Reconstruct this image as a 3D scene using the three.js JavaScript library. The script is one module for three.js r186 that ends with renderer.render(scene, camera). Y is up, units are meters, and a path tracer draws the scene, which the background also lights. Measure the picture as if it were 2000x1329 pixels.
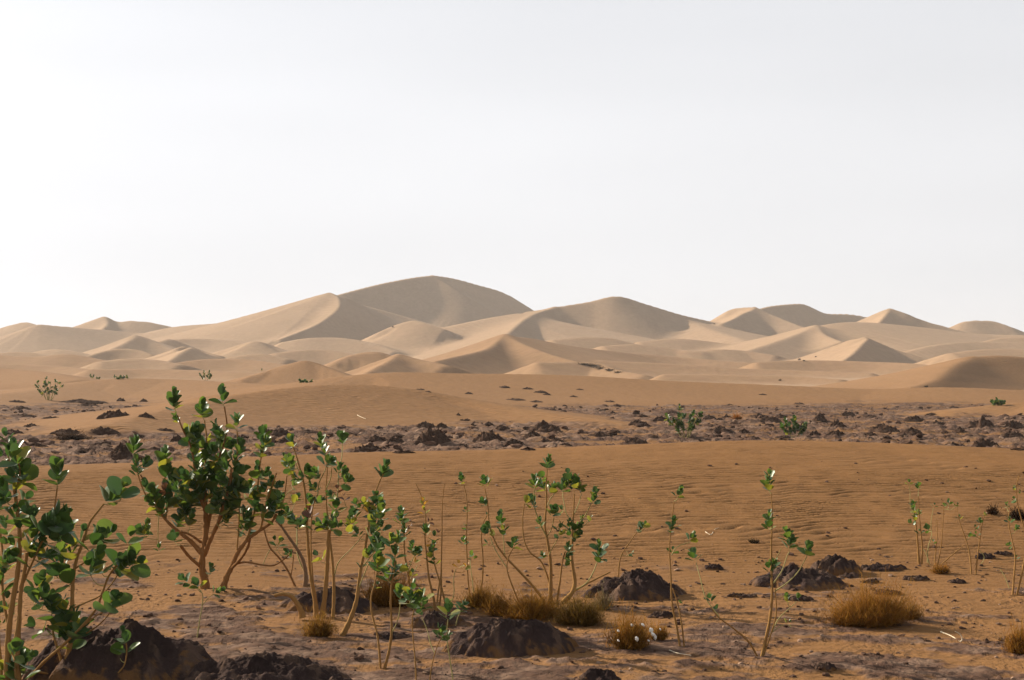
import * as THREE from 'three';
import { createNoise2D, createNoise3D } from 'simplex-noise';
import { mergeGeometries } from 'three/addons/utils/BufferGeometryUtils.js';

// ---------------------------------------------------------------- camera, sky, sun, exposure
const scene = new THREE.Scene();
const W0 = 2000, H0 = 1329, FOV = 25, EYE = 2.3;
const F = (H0 / 2) / Math.tan(THREE.MathUtils.degToRad(FOV / 2));
const PITCH = Math.atan((740 - H0 / 2) / F);
const camera = new THREE.PerspectiveCamera(FOV, 1024 / 680, 0.1, 9000);
camera.position.set(0, EYE, 0);
camera.rotation.x = PITCH;
scene.add(camera);

const renderer = new THREE.WebGLRenderer({ antialias: true });
renderer.toneMapping = THREE.LinearToneMapping;
renderer.toneMappingExposure = 2.0;
renderer.shadowMap.enabled = true;
renderer.setSize(1024, 680);

const SUN_AZ = THREE.MathUtils.degToRad(57), SUN_EL = THREE.MathUtils.degToRad(24);   // left of the view, behind the dunes
const SUN = new THREE.Vector3(-Math.cos(SUN_EL) * Math.sin(SUN_AZ), Math.sin(SUN_EL), -Math.cos(SUN_EL) * Math.cos(SUN_AZ));
const sun = new THREE.DirectionalLight(new THREE.Color().setRGB(1, 0.88, 0.72), 5);
sun.position.copy(SUN).multiplyScalar(400);
sun.castShadow = true;
sun.shadow.radius = 1.2;
sun.shadow.mapSize.set(4096, 4096);
Object.assign(sun.shadow.camera, { left: -60, right: 60, top: 60, bottom: -60, near: 1, far: 900 });
scene.add(sun, sun.target);

const N3S = createNoise3D((() => { let q = 7; return () => (q = (q * 16807) % 2147483647) / 2147483647; })());
// hazy clear sky after the CIE general sky: gradation with height, scattering round the sun
{
  const w = 1024, h = 512, data = new Float32Array(w * h * 4);
  const v = new THREE.Vector3();
  for (let j = 0; j < h; j++) for (let i = 0; i < w; i++) {
    const el = ((j + 0.5) / h - 0.5) * Math.PI, az = ((i + 0.5) / w - 0.5) * 2 * Math.PI;
    v.set(Math.cos(el) * Math.cos(az), Math.sin(el), Math.cos(el) * Math.sin(az));
    const s = Math.max(Math.sin(el), 0.01), chi = Math.acos(Math.min(1, Math.max(-1, v.dot(SUN))));
    const grad = 1 - Math.exp(-0.65 / s), ind = 1 + 1.5 * (Math.exp(-3 * chi) - Math.exp(-1.5 * Math.PI)) + 0.2 * Math.cos(chi) ** 2;
    const b = 1 - grad, wisp = 1 + 0.03 * (N3S(v.x * 1.6, v.y * 9, v.z * 1.6) + 0.5 * N3S(v.x * 4, v.y * 22, v.z * 4)), L = 0.414 * grad * ind * wisp;
    const k = (j * w + i) * 4;
    data[k] = L * (0.978 - 0.26 * b); data[k + 1] = L * (0.985 - 0.13 * b); data[k + 2] = L * (1.015 + 0.08 * b); data[k + 3] = 1;
  }
  const sky = new THREE.DataTexture(data, w, h, THREE.RGBAFormat, THREE.FloatType);
  sky.mapping = THREE.EquirectangularReflectionMapping;
  sky.magFilter = sky.minFilter = THREE.LinearFilter;
  sky.needsUpdate = true;
  scene.background = sky; scene.environment = sky;
}
scene.fog = new THREE.FogExp2(new THREE.Color().setRGB(0.96, 0.94, 0.91), 0.00016);

// ---------------------------------------------------------------- helpers
let seed = 20240611;
const rnd = () => { seed |= 0; seed = seed + 0x6D2B79F5 | 0; let t = Math.imul(seed ^ seed >>> 15, 1 | seed); t = t + Math.imul(t ^ t >>> 7, 61 | t) ^ t; return ((t ^ t >>> 14) >>> 0) / 4294967296; };
const rr = (a, b) => a + (b - a) * rnd();
const N2 = createNoise2D(rnd), N3 = createNoise3D(rnd);
const fbm = (x, y, o = 4) => { let s = 0, a = 0.5, f = 1; for (let i = 0; i < o; i++) { s += a * N2(x * f + 17.3 * i, y * f - 9.1 * i); a *= 0.5; f *= 2.03; } return s; };
const clamp = (x, a = 0, b = 1) => x < a ? a : x > b ? b : x;
const sst = (a, b, x) => { const t = clamp((x - a) / (b - a)); return t * t * (3 - 2 * t); };
const lerp = (a, b, t) => a + (b - a) * t;
const taken = {};
const numbered = (n) => { taken[n] = (taken[n] ?? -1) + 1; return taken[n] ? `${n}_${String(taken[n]).padStart(3, '0')}` : n; };
function addTop(o, name, label, category, group, kind) {
  o.name = numbered(name);
  if (label) o.userData.label = label;
  if (category) o.userData.category = category;
  if (group) o.userData.group = group;
  if (kind) o.userData.kind = kind;
  scene.add(o); return o;
}
const CP = Math.cos(PITCH), SP = Math.sin(PITCH);
// a point of the place: survey bearing (px, py on the photograph) and its real distance in front of the camera
function at(px, py, depth) {
  const x = (px - W0 / 2) / F, y = (H0 / 2 - py) / F, yy = y * CP + SP, zz = CP - y * SP, s = depth / zz;
  return new THREE.Vector3(x * s, EYE + yy * s, -depth);
}

// ---------------------------------------------------------------- terrain
const BASE = [[0, 0], [18, 0], [26, -0.1], [36, -0.4], [50, -0.55], [140, -0.5], [200, 0], [300, 1.2], [450, 3.2], [650, 5.5], [900, 8.5], [1300, 13], [1700, 14], [2600, 6], [4000, 0]];
function baseH(r) {
  let i = 1; while (i < BASE.length - 1 && r > BASE[i][0]) i++;
  const [a, ya] = BASE[i - 1], [b, yb] = BASE[i], t = clamp((r - a) / (b - a));
  return lerp(ya, yb, t * t * (3 - 2 * t) * 0.5 + t * 0.5);
}
const WIND = new THREE.Vector2(-0.84, -0.54);          // where the wind that built the dunes comes from
// each crest: [dune, windward slope, lee slope, crest rounding, flank exponent, [[px, py, distance] ...]]; the slopes are degrees of relief, colour has no part in them
const CRESTS = [
  ['rise', 12, 6.2, 2.0, 1.25, [[-500, 940, 25], [0, 915, 26.5], [300, 905, 27.5], [700, 886, 29], [950, 881, 29.5], [1250, 870, 30], [1480, 862, 30.5], [1700, 866, 30.5], [2000, 880, 29.5], [2500, 905, 28]]],
  ['tongue', 9, 11, 1.2, 1.4, [[215, 830, 84], [300, 806, 92], [400, 783, 102], [480, 769, 108], [560, 759, 112], [640, 752, 116], [720, 752, 118], [800, 760, 118], [900, 778, 116], [1000, 796, 111], [1100, 810, 106], [1230, 828, 100]]],
  ['tongue', 8, 8, 1.5, 1.4, [[140, 812, 112], [230, 801, 116], [310, 792, 118], [420, 772, 120]]],
  ['long', 8, 7.5, 4, 1.4, [[560, 768, 150], [640, 747, 165], [700, 734, 172], [760, 728, 175], [900, 730, 178], [1100, 733, 180], [1300, 744, 180], [1500, 752, 178], [1700, 760, 175], [1850, 757, 172], [2100, 768, 170]]],
  ['shelf', 8, 6.5, 4, 1.4, [[-120, 780, 150], [60, 764, 172], [150, 749, 188], [230, 740, 195], [330, 741, 197], [430, 746, 190], [520, 752, 182], [640, 764, 170]]],
  ['shelf', 10, 9, 4, 1.4, [[-120, 716, 290], [20, 721, 285], [90, 729, 270], [160, 742, 250]]],
  ['corner', 8, 6, 2, 1.4, [[1860, 803, 116], [1930, 794, 118], [2000, 786, 120], [2100, 778, 120]]],
  ['knob', 18, 12, 1.5, 1.4, [[470, 742, 228], [530, 723, 236], [570, 710, 240], [594, 704, 241], [620, 712, 239], [660, 727, 233], [700, 742, 226]]],
  ['hump', 14, 19, 3, 1.3, [[1875, 705, 240], [1900, 699, 242], [1940, 695, 244], [2000, 698, 246], [2100, 715, 248]]],
  ['hump', 11, 20, 2, 1.3, [[1900, 699, 242], [1868, 711, 231], [1845, 727, 220], [1825, 743, 210], [1780, 757, 202]]],
  ['twin', 20, 14, 2, 1.4, [[650, 712, 325], [690, 693, 335], [735, 687, 338], [765, 697, 335], [800, 705, 330], [860, 713, 318]]],
  ['twin', 22, 16, 1, 1.4, [[778, 694, 300], [755, 708, 285], [735, 718, 275], [720, 727, 265]]],
  ['twin', 18, 13, 2, 1.4, [[778, 694, 300], [820, 703, 296], [870, 713, 290]]],
  ['pyramid', 16, 18, 1.2, 1.3, [[850, 706, 350], [880, 699, 362], [920, 690, 380], [952, 681, 395], [978, 662, 418], [986, 656, 424]]],
  ['pyramid', 18, 12, 1.5, 1.4, [[986, 656, 424], [1040, 662, 436], [1090, 672, 446], [1150, 681, 456], [1230, 690, 466]]],
  ['pyramid', 18, 15, 1.5, 1.4, [[986, 656, 424], [1030, 676, 405], [1080, 694, 390], [1130, 708, 378]]],
  ['streak', 16, 14, 2, 1.4, [[1050, 708, 330], [1130, 707, 335], [1165, 709, 335], [1200, 721, 325], [1260, 733, 310]]],
  ['streak', 16, 13, 3, 1.4, [[1120, 690, 500], [1220, 689, 510], [1320, 697, 510], [1440, 707, 500], [1600, 714, 490]]],
  ['streak', 16, 12, 3, 1.4, [[1180, 706, 410], [1300, 710, 410], [1430, 719, 405], [1560, 724, 400], [1700, 729, 390]]],
  ['streak', 16, 12, 3, 1.4, [[1300, 731, 300], [1450, 733, 300], [1560, 736, 298], [1640, 741, 292]]],
  ['streak', 16, 14, 3, 1.4, [[1480, 708, 440], [1580, 704, 445], [1700, 707, 440], [1790, 711, 430], [1860, 720, 420]]],
  // far group on the left
  ['twinpeak', 20, 17, 2, 1.3, [[-80, 662, 1200], [0, 641, 1200], [45, 630, 1200], [64, 633, 1190], [95, 642, 1180]]],
  ['westridge', 18, 13, 2, 1.3, [[-80, 684, 980], [0, 661, 1000], [40, 647, 1000], [70, 635, 1000], [110, 637, 1010], [160, 641, 1020], [250, 649, 1030], [350, 664, 1010]]],
  ['westpeak', 20, 15, 1.5, 1.3, [[150, 644, 1150], [180, 632, 1150], [204, 620, 1140], [221, 628, 1140], [260, 627, 1140], [300, 631, 1140], [335, 639, 1140], [370, 648, 1130]]],
  ['westpeak', 22, 22, 1, 1.3, [[204, 620, 1140], [209, 632, 1115], [200, 643, 1090]]],
  ['horn', 17, 17, 2, 1.4, [[265, 657, 740], [240, 672, 712], [205, 688, 685], [180, 698, 665]]],
  ['horn', 18, 14, 3, 1.4, [[265, 657, 740], [290, 664, 738], [330, 680, 725], [380, 694, 710]]],
  ['crescent', 16, 26, 1, 1.3, [[165, 698, 580], [198, 687, 585], [235, 681, 588], [270, 684, 586], [296, 693, 580]]],
  ['whaleback', 14, 9, 6, 1.4, [[50, 698, 620], [85, 685, 625], [120, 683, 625], [175, 695, 615]]],
  ['fork', 18, 20, 1, 1.35, [[300, 700, 555], [332, 690, 560], [358, 677, 570], [376, 682, 570], [430, 695, 565]]],
  ['fork', 18, 18, 1, 1.35, [[372, 679, 560], [352, 690, 540], [335, 702, 522], [322, 709, 510]]],
  ['dome', 14, 13, 5, 1.4, [[448, 694, 640], [480, 672, 650], [500, 667, 652], [530, 678, 650], [580, 694, 640]]],
  ['dome', 14, 15, 4, 1.4, [[555, 668, 770], [600, 661, 772], [660, 660, 772], [720, 669, 762], [770, 686, 745]]],
  ['bank', 16, 13, 5, 1.4, [[-90, 690, 490], [-10, 693, 490], [70, 697, 485], [130, 692, 485], [190, 702, 478], [260, 716, 465]]],
  ['bank', 16, 13, 5, 1.4, [[-60, 711, 380], [40, 712, 380], [120, 716, 375], [200, 726, 360]]],
  ['bank', 16, 13, 3, 1.4, [[330, 711, 455], [400, 702, 462], [470, 702, 462], [540, 710, 452], [600, 720, 440]]],
  ['bank', 16, 11, 5, 1.4, [[180, 722, 340], [280, 721, 345], [400, 724, 340], [520, 730, 330]]],
  // the great dune and its horned neighbour
  ['great', 20, 25, 2, 1.2, [[545, 612, 1110], [600, 594, 1130], [660, 576, 1150], [760, 551, 1185], [840, 539, 1212], [880, 543, 1226], [930, 556, 1240], [985, 573, 1255], [1035, 605, 1268], [1070, 628, 1275]]],
  ['great', 22, 22, 4, 1.3, [[846, 541, 1214], [872, 556, 1200], [900, 574, 1188], [935, 594, 1178]]],
  ['horned', 15, 31, 1.0, 1.1, [[640, 574, 1000], [654, 576, 990], [663, 590, 965], [657, 606, 938], [622, 632, 905], [585, 648, 880], [548, 662, 860]]],
  ['horned', 18, 12, 6, 1.3, [[645, 574, 1000], [600, 594, 1010], [520, 614, 1020], [440, 630, 1030], [340, 639, 1040], [270, 654, 1040]]],
  ['horned', 20, 19, 3, 1.3, [[658, 577, 1010], [700, 594, 1060], [760, 610, 1060], [830, 630, 1050], [890, 646, 1030]]],
  ['egg', 18, 20, 3, 1.3, [[745, 648, 810], [780, 633, 815], [805, 627, 815], [830, 632, 808], [865, 643, 800]]],
  ['middle', 18, 21, 2, 1.22, [[1030, 609, 905], [1065, 606, 905], [1095, 599, 908], [1150, 590, 915], [1205, 579, 922], [1260, 594, 930], [1330, 615, 940], [1395, 630, 950], [1450, 645, 950]]],
  ['middle', 13, 23, 1.2, 1.25, [[1085, 601, 906], [1052, 610, 880], [1025, 624, 840], [1005, 640, 795], [985, 657, 740], [935, 683, 680], [870, 701, 640]]],
  ['middle', 12, 9, 6, 1.4, [[1010, 613, 880], [960, 621, 865], [880, 638, 840], [800, 655, 815], [730, 668, 795]]],
  ['middle', 14, 9, 8, 1.5, [[1345, 628, 930], [1400, 648, 870], [1450, 664, 820], [1500, 678, 780]]],
  ['saddle', 20, 22, 1.2, 1.3, [[1388, 632, 1000], [1425, 606, 1000], [1450, 601, 998], [1474, 602, 985], [1452, 612, 965], [1432, 623, 945], [1410, 632, 930]]],
  ['saddle', 20, 20, 2, 1.3, [[1474, 602, 985], [1515, 618, 970], [1560, 636, 950], [1610, 652, 930]]],
  ['steep', 20, 32, 1, 1.15, [[1470, 608, 1070], [1500, 599, 1080], [1545, 594, 1092], [1568, 594, 1098], [1590, 603, 1108], [1612, 612, 1116], [1660, 614, 1125], [1700, 621, 1130], [1740, 632, 1130]]],
  ['eastpeak', 20, 18, 1.5, 1.3, [[1680, 634, 905], [1712, 614, 900], [1738, 605, 892], [1762, 610, 886], [1800, 625, 880], [1860, 642, 872], [1910, 655, 865]]],
  ['eastpeak', 24, 24, 1, 1.3, [[1738, 605, 892], [1729, 617, 865], [1718, 630, 840]]],
  ['mesa', 20, 21, 1.5, 1.3, [[1840, 648, 1000], [1862, 637, 1000], [1886, 628, 1000], [1940, 628, 1000], [1975, 639, 992], [2010, 651, 990], [2120, 668, 985]]],
  ['apron', 14, 9, 8, 1.4, [[1540, 664, 740], [1580, 645, 742], [1620, 634, 752], [1690, 630, 780], [1790, 639, 790], [1900, 652, 800], [2060, 656, 800]]],
  ['apron', 14, 18, 2, 1.4, [[1594, 638, 735], [1612, 655, 695], [1645, 668, 660]]],
  ['apron', 11, 14, 3, 1.4, [[1594, 638, 735], [1560, 652, 700], [1515, 668, 660], [1465, 684, 620], [1430, 694, 600]]],
  ['ledge', 14, 13, 4, 1.4, [[1740, 696, 600], [1800, 680, 615], [1850, 671, 630], [1920, 668, 640], [2060, 672, 640]]],
  ['ledge', 16, 18, 2, 1.3, [[1900, 675, 700], [1945, 662, 705], [2000, 659, 705], [2100, 662, 700]]],
  ['blade', 17, 31, 0.8, 1.25, [[1630, 680, 555], [1655, 666, 560], [1690, 661, 552], [1684, 673, 528], [1665, 692, 498], [1642, 709, 472]]],
  ['blade', 18, 16, 2, 1.4, [[1690, 661, 552], [1720, 673, 548], [1770, 690, 542], [1830, 706, 535], [1900, 716, 525]]],
  ['ridgelet', 16, 15, 5, 1.3, [[300, 668, 860], [360, 662, 870], [420, 664, 872], [470, 672, 865], [520, 684, 855]]],
  ['ridgelet', 16, 17, 3.75, 1.3, [[330, 662, 800], [300, 672, 780], [272, 684, 760]]],
  ['ridgelet', 16, 15, 5, 1.3, [[540, 690, 560], [590, 684, 566], [640, 684, 568], [700, 694, 560]]],
  ['ridgelet', 16, 13, 5, 1.3, [[-60, 700, 560], [0, 690, 566], [50, 688, 568], [100, 698, 560]]],
  ['ridgelet', 16, 14, 5, 1.3, [[200, 706, 430], [245, 701, 434], [300, 703, 434], [350, 712, 428]]],
  ['ridgelet', 16, 15, 5, 1.3, [[420, 706, 520], [470, 695, 526], [510, 692, 528], [560, 701, 522]]],
  ['ridgelet', 16, 14, 5, 1.3, [[1080, 664, 640], [1140, 659, 648], [1190, 661, 650], [1240, 672, 645], [1300, 684, 636]]],
  ['ridgelet', 16, 13, 5, 1.3, [[1250, 668, 720], [1320, 662, 728], [1390, 668, 728], [1440, 678, 720]]],
  ['ridgelet', 16, 13, 5, 1.3, [[1340, 690, 560], [1400, 683, 566], [1450, 685, 568], [1510, 694, 560]]],
  ['ridgelet', 16, 13, 5, 1.3, [[1180, 676, 560], [1240, 673, 566], [1300, 679, 566], [1370, 690, 558]]],
  ['ridgelet', 16, 13, 5, 1.3, [[1860, 690, 480], [1920, 683, 486], [1980, 682, 488], [2060, 690, 482]]],
];
// share of the paler far sand, partly painted haze; one colour over the whole dune
const SAND_HAZE = { rise: 0, tongue: 0.12, long: 0.18, shelf: 0.25, corner: 0.12, knob: 0.3, hump: 0.3, twin: 0.5, streak: 0.6, pyramid: 0.5, bank: 0.55, ridgelet: 0.85 };
const duneNames = [...new Set(CRESTS.map(c => c[0]))];
const DUNES = CRESTS.map(([name, aWind, aLee, rad, p, pts]) => {
  const K = pts.map(q => at(q[0], q[1], q[2] * (name === 'tongue' ? 0.9 : 1))), P = new THREE.CatmullRomCurve3(K, false, 'centripetal').getPoints((K.length - 1) * (name === 'rise' ? 4 : 7));
  const rd = rad * (name === 'rise' ? 1 : 0.5), low = ['rise', 'tongue', 'long', 'shelf', 'corner'].includes(name), aS = low ? aWind : Math.min(28, aWind * 1.15), aL = low ? aLee : Math.min(33, aLee * 1.35);
  let vote = 0;
  for (let i = 1; i < P.length; i++) vote += (P[i].z - P[i - 1].z) * WIND.x - (P[i].x - P[i - 1].x) * WIND.y;
  const sg = vote >= 0 ? 1 : -1, segs = [];
  let maxW = 0, x0 = 1e9, x1 = -1e9, z0 = 1e9, z1 = -1e9;
  for (let i = 0; i < P.length; i++) {
    const H = P[i].y - baseH(Math.hypot(P[i].x, P[i].z)) + 4;
    const mw = p * H / Math.tan(Math.min(aS, aL) * Math.PI / 180) + 2 * rad + 3;
    maxW = Math.max(maxW, mw);
    x0 = Math.min(x0, P[i].x); x1 = Math.max(x1, P[i].x); z0 = Math.min(z0, P[i].z); z1 = Math.max(z1, P[i].z);
    if (i) {
      const a = P[i - 1], b = P[i], dx = b.x - a.x, dz = b.z - a.z, L = Math.hypot(dx, dz);
      segs.push([a.x, a.z, dx, dz, L * L, a.y, b.y - a.y, sg * dz / L, -sg * dx / L, 1.21 * mw * mw]);
    }
  }
  return { id: duneNames.indexOf(name) + 1, low: low && name !== 'rise', sandHaze: SAND_HAZE[name] ?? 1, gradeWind: Math.tan(aS * Math.PI / 180), gradeLee: Math.tan(aL * Math.PI / 180), rad: rd, p, segs, x0: x0 - maxW, x1: x1 + maxW, z0: z0 - maxW, z1: z1 + maxW };
});
const out = { h: 0, id: 0, sandHaze: 0, lift: 0 };
function ground(x, z) {
  const r = Math.hypot(x, z), b = baseH(r);
  const flat = b + (r < 60 ? 0.05 * fbm(x * 0.22, z * 0.22, 3) * sst(2, 8, r) : 0.12 * fbm(x * 0.06, z * 0.06, 2) * sst(60, 90, r) * (r > 600 ? 6 : 1));
  let h = flat, id = 0, sandHaze = sst(210, 320, 60 * N2(x * 0.02, z * 0.02) - z + 0.12 * x), best = flat;  // plain pales with distance: partly sand, partly haze put into the colour
  const k = r < 60 ? 0.12 : clamp(0.0035 * r, 0.3, 3.5);
  for (const d of DUNES) {
    if (x < d.x0 || x > d.x1 || z < d.z0 || z > d.z1) continue;
    let hd = -1e9;
    for (const s of d.segs) {
      let t = ((x - s[0]) * s[2] + (z - s[1]) * s[3]) / s[4]; t = t < 0 ? 0 : t > 1 ? 1 : t;
      const ex = x - s[0] - t * s[2], ez = z - s[1] - t * s[3], e2 = ex * ex + ez * ez;
      if (e2 > s[9]) continue;
      const H = s[5] + t * s[6] - flat;
      if (H <= 0.02) continue;
      const e = Math.sqrt(e2), c = e > 1e-6 ? (ex * s[7] + ez * s[8]) / e : 0;
      const grade = c > 0.5 ? d.gradeWind : c < -0.5 ? d.gradeLee : lerp(d.gradeLee, d.gradeWind, sst(-0.5, 0.5, c)) , ac = c < -0.9 || c > 0.9 ? 1 : Math.abs(c) * 1.1, steep = d.low ? grade * (3.2 - 2.2 * Math.min(1, ac)) : Math.max(grade, Math.min(0.62, grade * (2.4 - 1.4 * Math.min(1, ac)))), u = (Math.sqrt(e * e + d.rad * d.rad) - d.rad) * steep / (d.p * H);
      if (u >= 1 || flat + H * (1 - u) <= hd) continue;
      hd = Math.max(hd, flat + H * Math.pow(1 - u, d.p));
    }
    if (hd < flat) continue;
    if (hd > best) { best = hd; id = d.id; }
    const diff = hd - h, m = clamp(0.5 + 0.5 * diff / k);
    sandHaze = lerp(sandHaze, d.sandHaze, m);
    const e = Math.max(k - Math.abs(diff), 0);
    h = Math.max(h, hd) + (hd - flat > 0.001 ? e * e / (4 * k) * clamp((hd - flat) / k) * clamp((h - flat) / k) : 0);
  }
  out.h = h; out.id = id; out.sandHaze = sandHaze; out.lift = h - flat;
  return out;
}
// wind ripples and the roughness of the mud, in metres
function mudMask(x, z, r, lift) {
  if (r < 40) {
    const n = fbm(x * 0.36 + 3, z * 0.75, 4) + 0.5 * fbm(x * 2.1, z * 3.4, 4);
    const bias = lerp(0.26, -0.3, sst(11.5, 17.5, r)) - 0.16 * sst(1.0, 3.2, x) * sst(10, 13, r);
    return sst(-0.14, 0.16, n + bias) * (1 - sst(0.02, 0.12, lift));
  }
  const n = fbm(x * 0.045, z * 0.11, 4);
  const dr = fbm(x * 0.09 + 31, z * 0.3, 4);
  return (1 - 0.9 * sst(0.02, 0.2, dr)) * (1 - sst(0.03, 0.3, lift + 0.25 * n)) * (1 - sst(150, 195, r + 30 * n)) * sst(30, 34, r);
}
function detail(x, z, r, id, lift, mud) {
  let h = 0;
  if (r < 40) {
    const rip = clamp(0.25 + sst(0.03, 0.25, lift)) * (1 - mud);
    if (rip > 0.01) {
      const wz = z + 0.5 * N2(x * 0.22, z * 0.22) + 0.10 * N2(x * 0.8, z * 0.7) + 0.035 * N2(x * 2.2, z * 2) + 0.1 * x, ph = wz / 0.2;
      const w = Math.sin(2 * Math.PI * ph) + 0.35 * Math.sin(4 * Math.PI * ph + 0.9) + 0.12 * Math.sin(6 * Math.PI * ph + 1.8);
      const patch = (0.55 + 0.45 * sst(-0.5, 0.4, N2(x * 0.5, z * 1.3))) * (0.7 + 0.3 * N2(x * 2.3 + 5, z * 3.5));
      const crown = 1 - 0.6 * sst(0.72, 1.0, lift);
      h += rip * 0.027 * w * patch * crown + 0.006 * fbm(x * 1.7, z * 2.4, 3) * rip;
    }
    if (mud > 0.01) h += mud * (0.004 + 0.05 * Math.abs(fbm(x * 1.1, z * 1.6, 4)) + 0.018 * fbm(x * 5, z * 7, 3));
  } else {
    if (mud > 0.01) { const n = fbm(x * 0.16, z * 0.5, 4), q = 1 - Math.abs(fbm(x * 0.6, z * 1.3, 3)) * 2; h += mud * (0.2 * n + 0.15 * q * q + 0.07 * fbm(x * 1.3, z * 2.2, 3)); }
    if (r < 200) h += (1 - mud) * 0.03 * fbm(x * 0.7, z * 0.9, 3);
  }
  return h;
}
function groundY(x, z) { const o = ground(x, z), r = Math.hypot(x, z), m = mudMask(x, z, r, o.lift); return o.h + detail(x, z, r, o.id, o.lift, m); }
function groundHit(px, py) {           // where the line of sight through a survey bearing meets the ground
  let a = 6, b = 6;
  for (let d = 6; d < 1500; d *= 1.012) { const p = at(px, py, d); if (p.y < groundY(p.x, p.z)) { b = d; break; } a = d; b = d; }
  for (let i = 0; i < 18; i++) { const m = (a + b) / 2, p = at(px, py, m); if (p.y < groundY(p.x, p.z)) b = m; else a = m; }
  const p = at(px, py, b); p.y = groundY(p.x, p.z); return p;
}

// ---------------------------------------------------------------- materials
function tex(size, fn, srgb) {
  const d = new Uint8Array(size * size * 4);
  for (let j = 0; j < size; j++) for (let i = 0; i < size; i++) {
    const c = fn(i / size, j / size), k = (j * size + i) * 4;
    d[k] = clamp(c[0]) * 255; d[k + 1] = clamp(c[1]) * 255; d[k + 2] = clamp(c[2]) * 255; d[k + 3] = 255;
  }
  const t = new THREE.DataTexture(d, size, size);
  t.wrapS = t.wrapT = THREE.RepeatWrapping; t.magFilter = THREE.LinearFilter; t.minFilter = THREE.LinearMipmapLinearFilter; t.generateMipmaps = true;
  if (srgb) t.colorSpace = THREE.SRGBColorSpace;
  t.needsUpdate = true; return t;
}
// tiling noise on a torus of two circles
const tile = (u, v, f, s = 0) => { const a = u * 2 * Math.PI, b = v * 2 * Math.PI, R = f / (2 * Math.PI); return 0.5 * (N3(R * Math.cos(a) + s, R * Math.sin(a), R * Math.cos(b) * 0.9 + R * Math.sin(b) * 1.7) + N3(R * Math.cos(b) + 40 + s, R * Math.sin(b), R * Math.sin(a) * 0.9 + R * Math.cos(a) * 1.7)); };
const tfbm = (u, v, f, o, s = 0) => { let r = 0, a = 0.5; for (let i = 0; i < o; i++) { r += a * tile(u, v, f, s + i * 7); a *= 0.55; f *= 2.1; } return r; };
const grainTex = tex(512, (u, v) => { const g = 0.9 + 0.16 * tfbm(u, v, 14, 4) + 0.12 * (rnd() - 0.5); return [g, g * (1 + 0.02 * tile(u, v, 9, 3)), g]; });
const grainBump = tex(512, (u, v) => { const g = 0.5 + 0.5 * tfbm(u, v, 24, 4, 11) + 0.18 * (rnd() - 0.5); return [g, g, g]; });
const crustBump = tex(1024, (u, v) => { const q = 1 - Math.abs(tfbm(u, v, 9, 5, 5)) * 2.4; const g = 0.35 + 0.4 * tfbm(u, v, 18, 5, 2) + 0.3 * q; return [g, g, g]; });
const rippleBump = tex(1024, (u, v) => { const w = tile(u, v, 5, 9) * 0.035 + tile(u, v, 14, 3) * 0.010, s = Math.sin(2 * Math.PI * (26 * (v + w))), a = 0.35 + 0.65 * sst(-0.3, 0.4, tile(u, v, 22, 21)); const g = 0.5 + 0.42 * s * a + 0.1 * tfbm(u, v, 40, 3, 31); return [g, g, g]; });
const rep = (t, m) => { const c = t.clone(); c.repeat.set(1 / m, 1 / m); c.needsUpdate = true; return c; };
const rgb = (r, g, b) => new THREE.Color().setRGB(r, g, b);
const std = (o) => new THREE.MeshPhysicalMaterial({ roughness: 1, metalness: 0, specularIntensity: 0.1, ...o });   // sand, mud and bark have next to no sheen
const M = {
  ground: std({ vertexColors: true, map: rep(grainTex, 1.7), bumpMap: rep(crustBump, 2.3), bumpScale: 0.02 }),
  rise: std({ vertexColors: true, map: rep(grainTex, 1.9), bumpMap: rep(grainBump, 1.3), bumpScale: 0.008 }),
  wadi: std({ vertexColors: true, map: rep(grainTex, 7), bumpMap: rep(crustBump, 6), bumpScale: 0.1 }),
  midsand: std({ vertexColors: true, map: rep(grainTex, 9), bumpMap: rep(rippleBump, 16), bumpScale: 0.05 }),
  farsand: std({ vertexColors: true, map: rep(grainTex, 60) }),
  mud: std({ vertexColors: true, map: rep(grainTex, 0.9), bumpMap: rep(crustBump, 0.8), bumpScale: 0.018 }),
};
// two kinds of sand, rusty round the dry river and paler in the dune field with haze painted in, and two of mud
const SAND = [0.222, 0.112, 0.043], HAZY_DUNESAND = [0.35, 0.233, 0.144], MUD = [0.098, 0.056, 0.037], PALEMUD = [0.172, 0.108, 0.073], HUMPMUD = [0.06, 0.039, 0.033];

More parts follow.
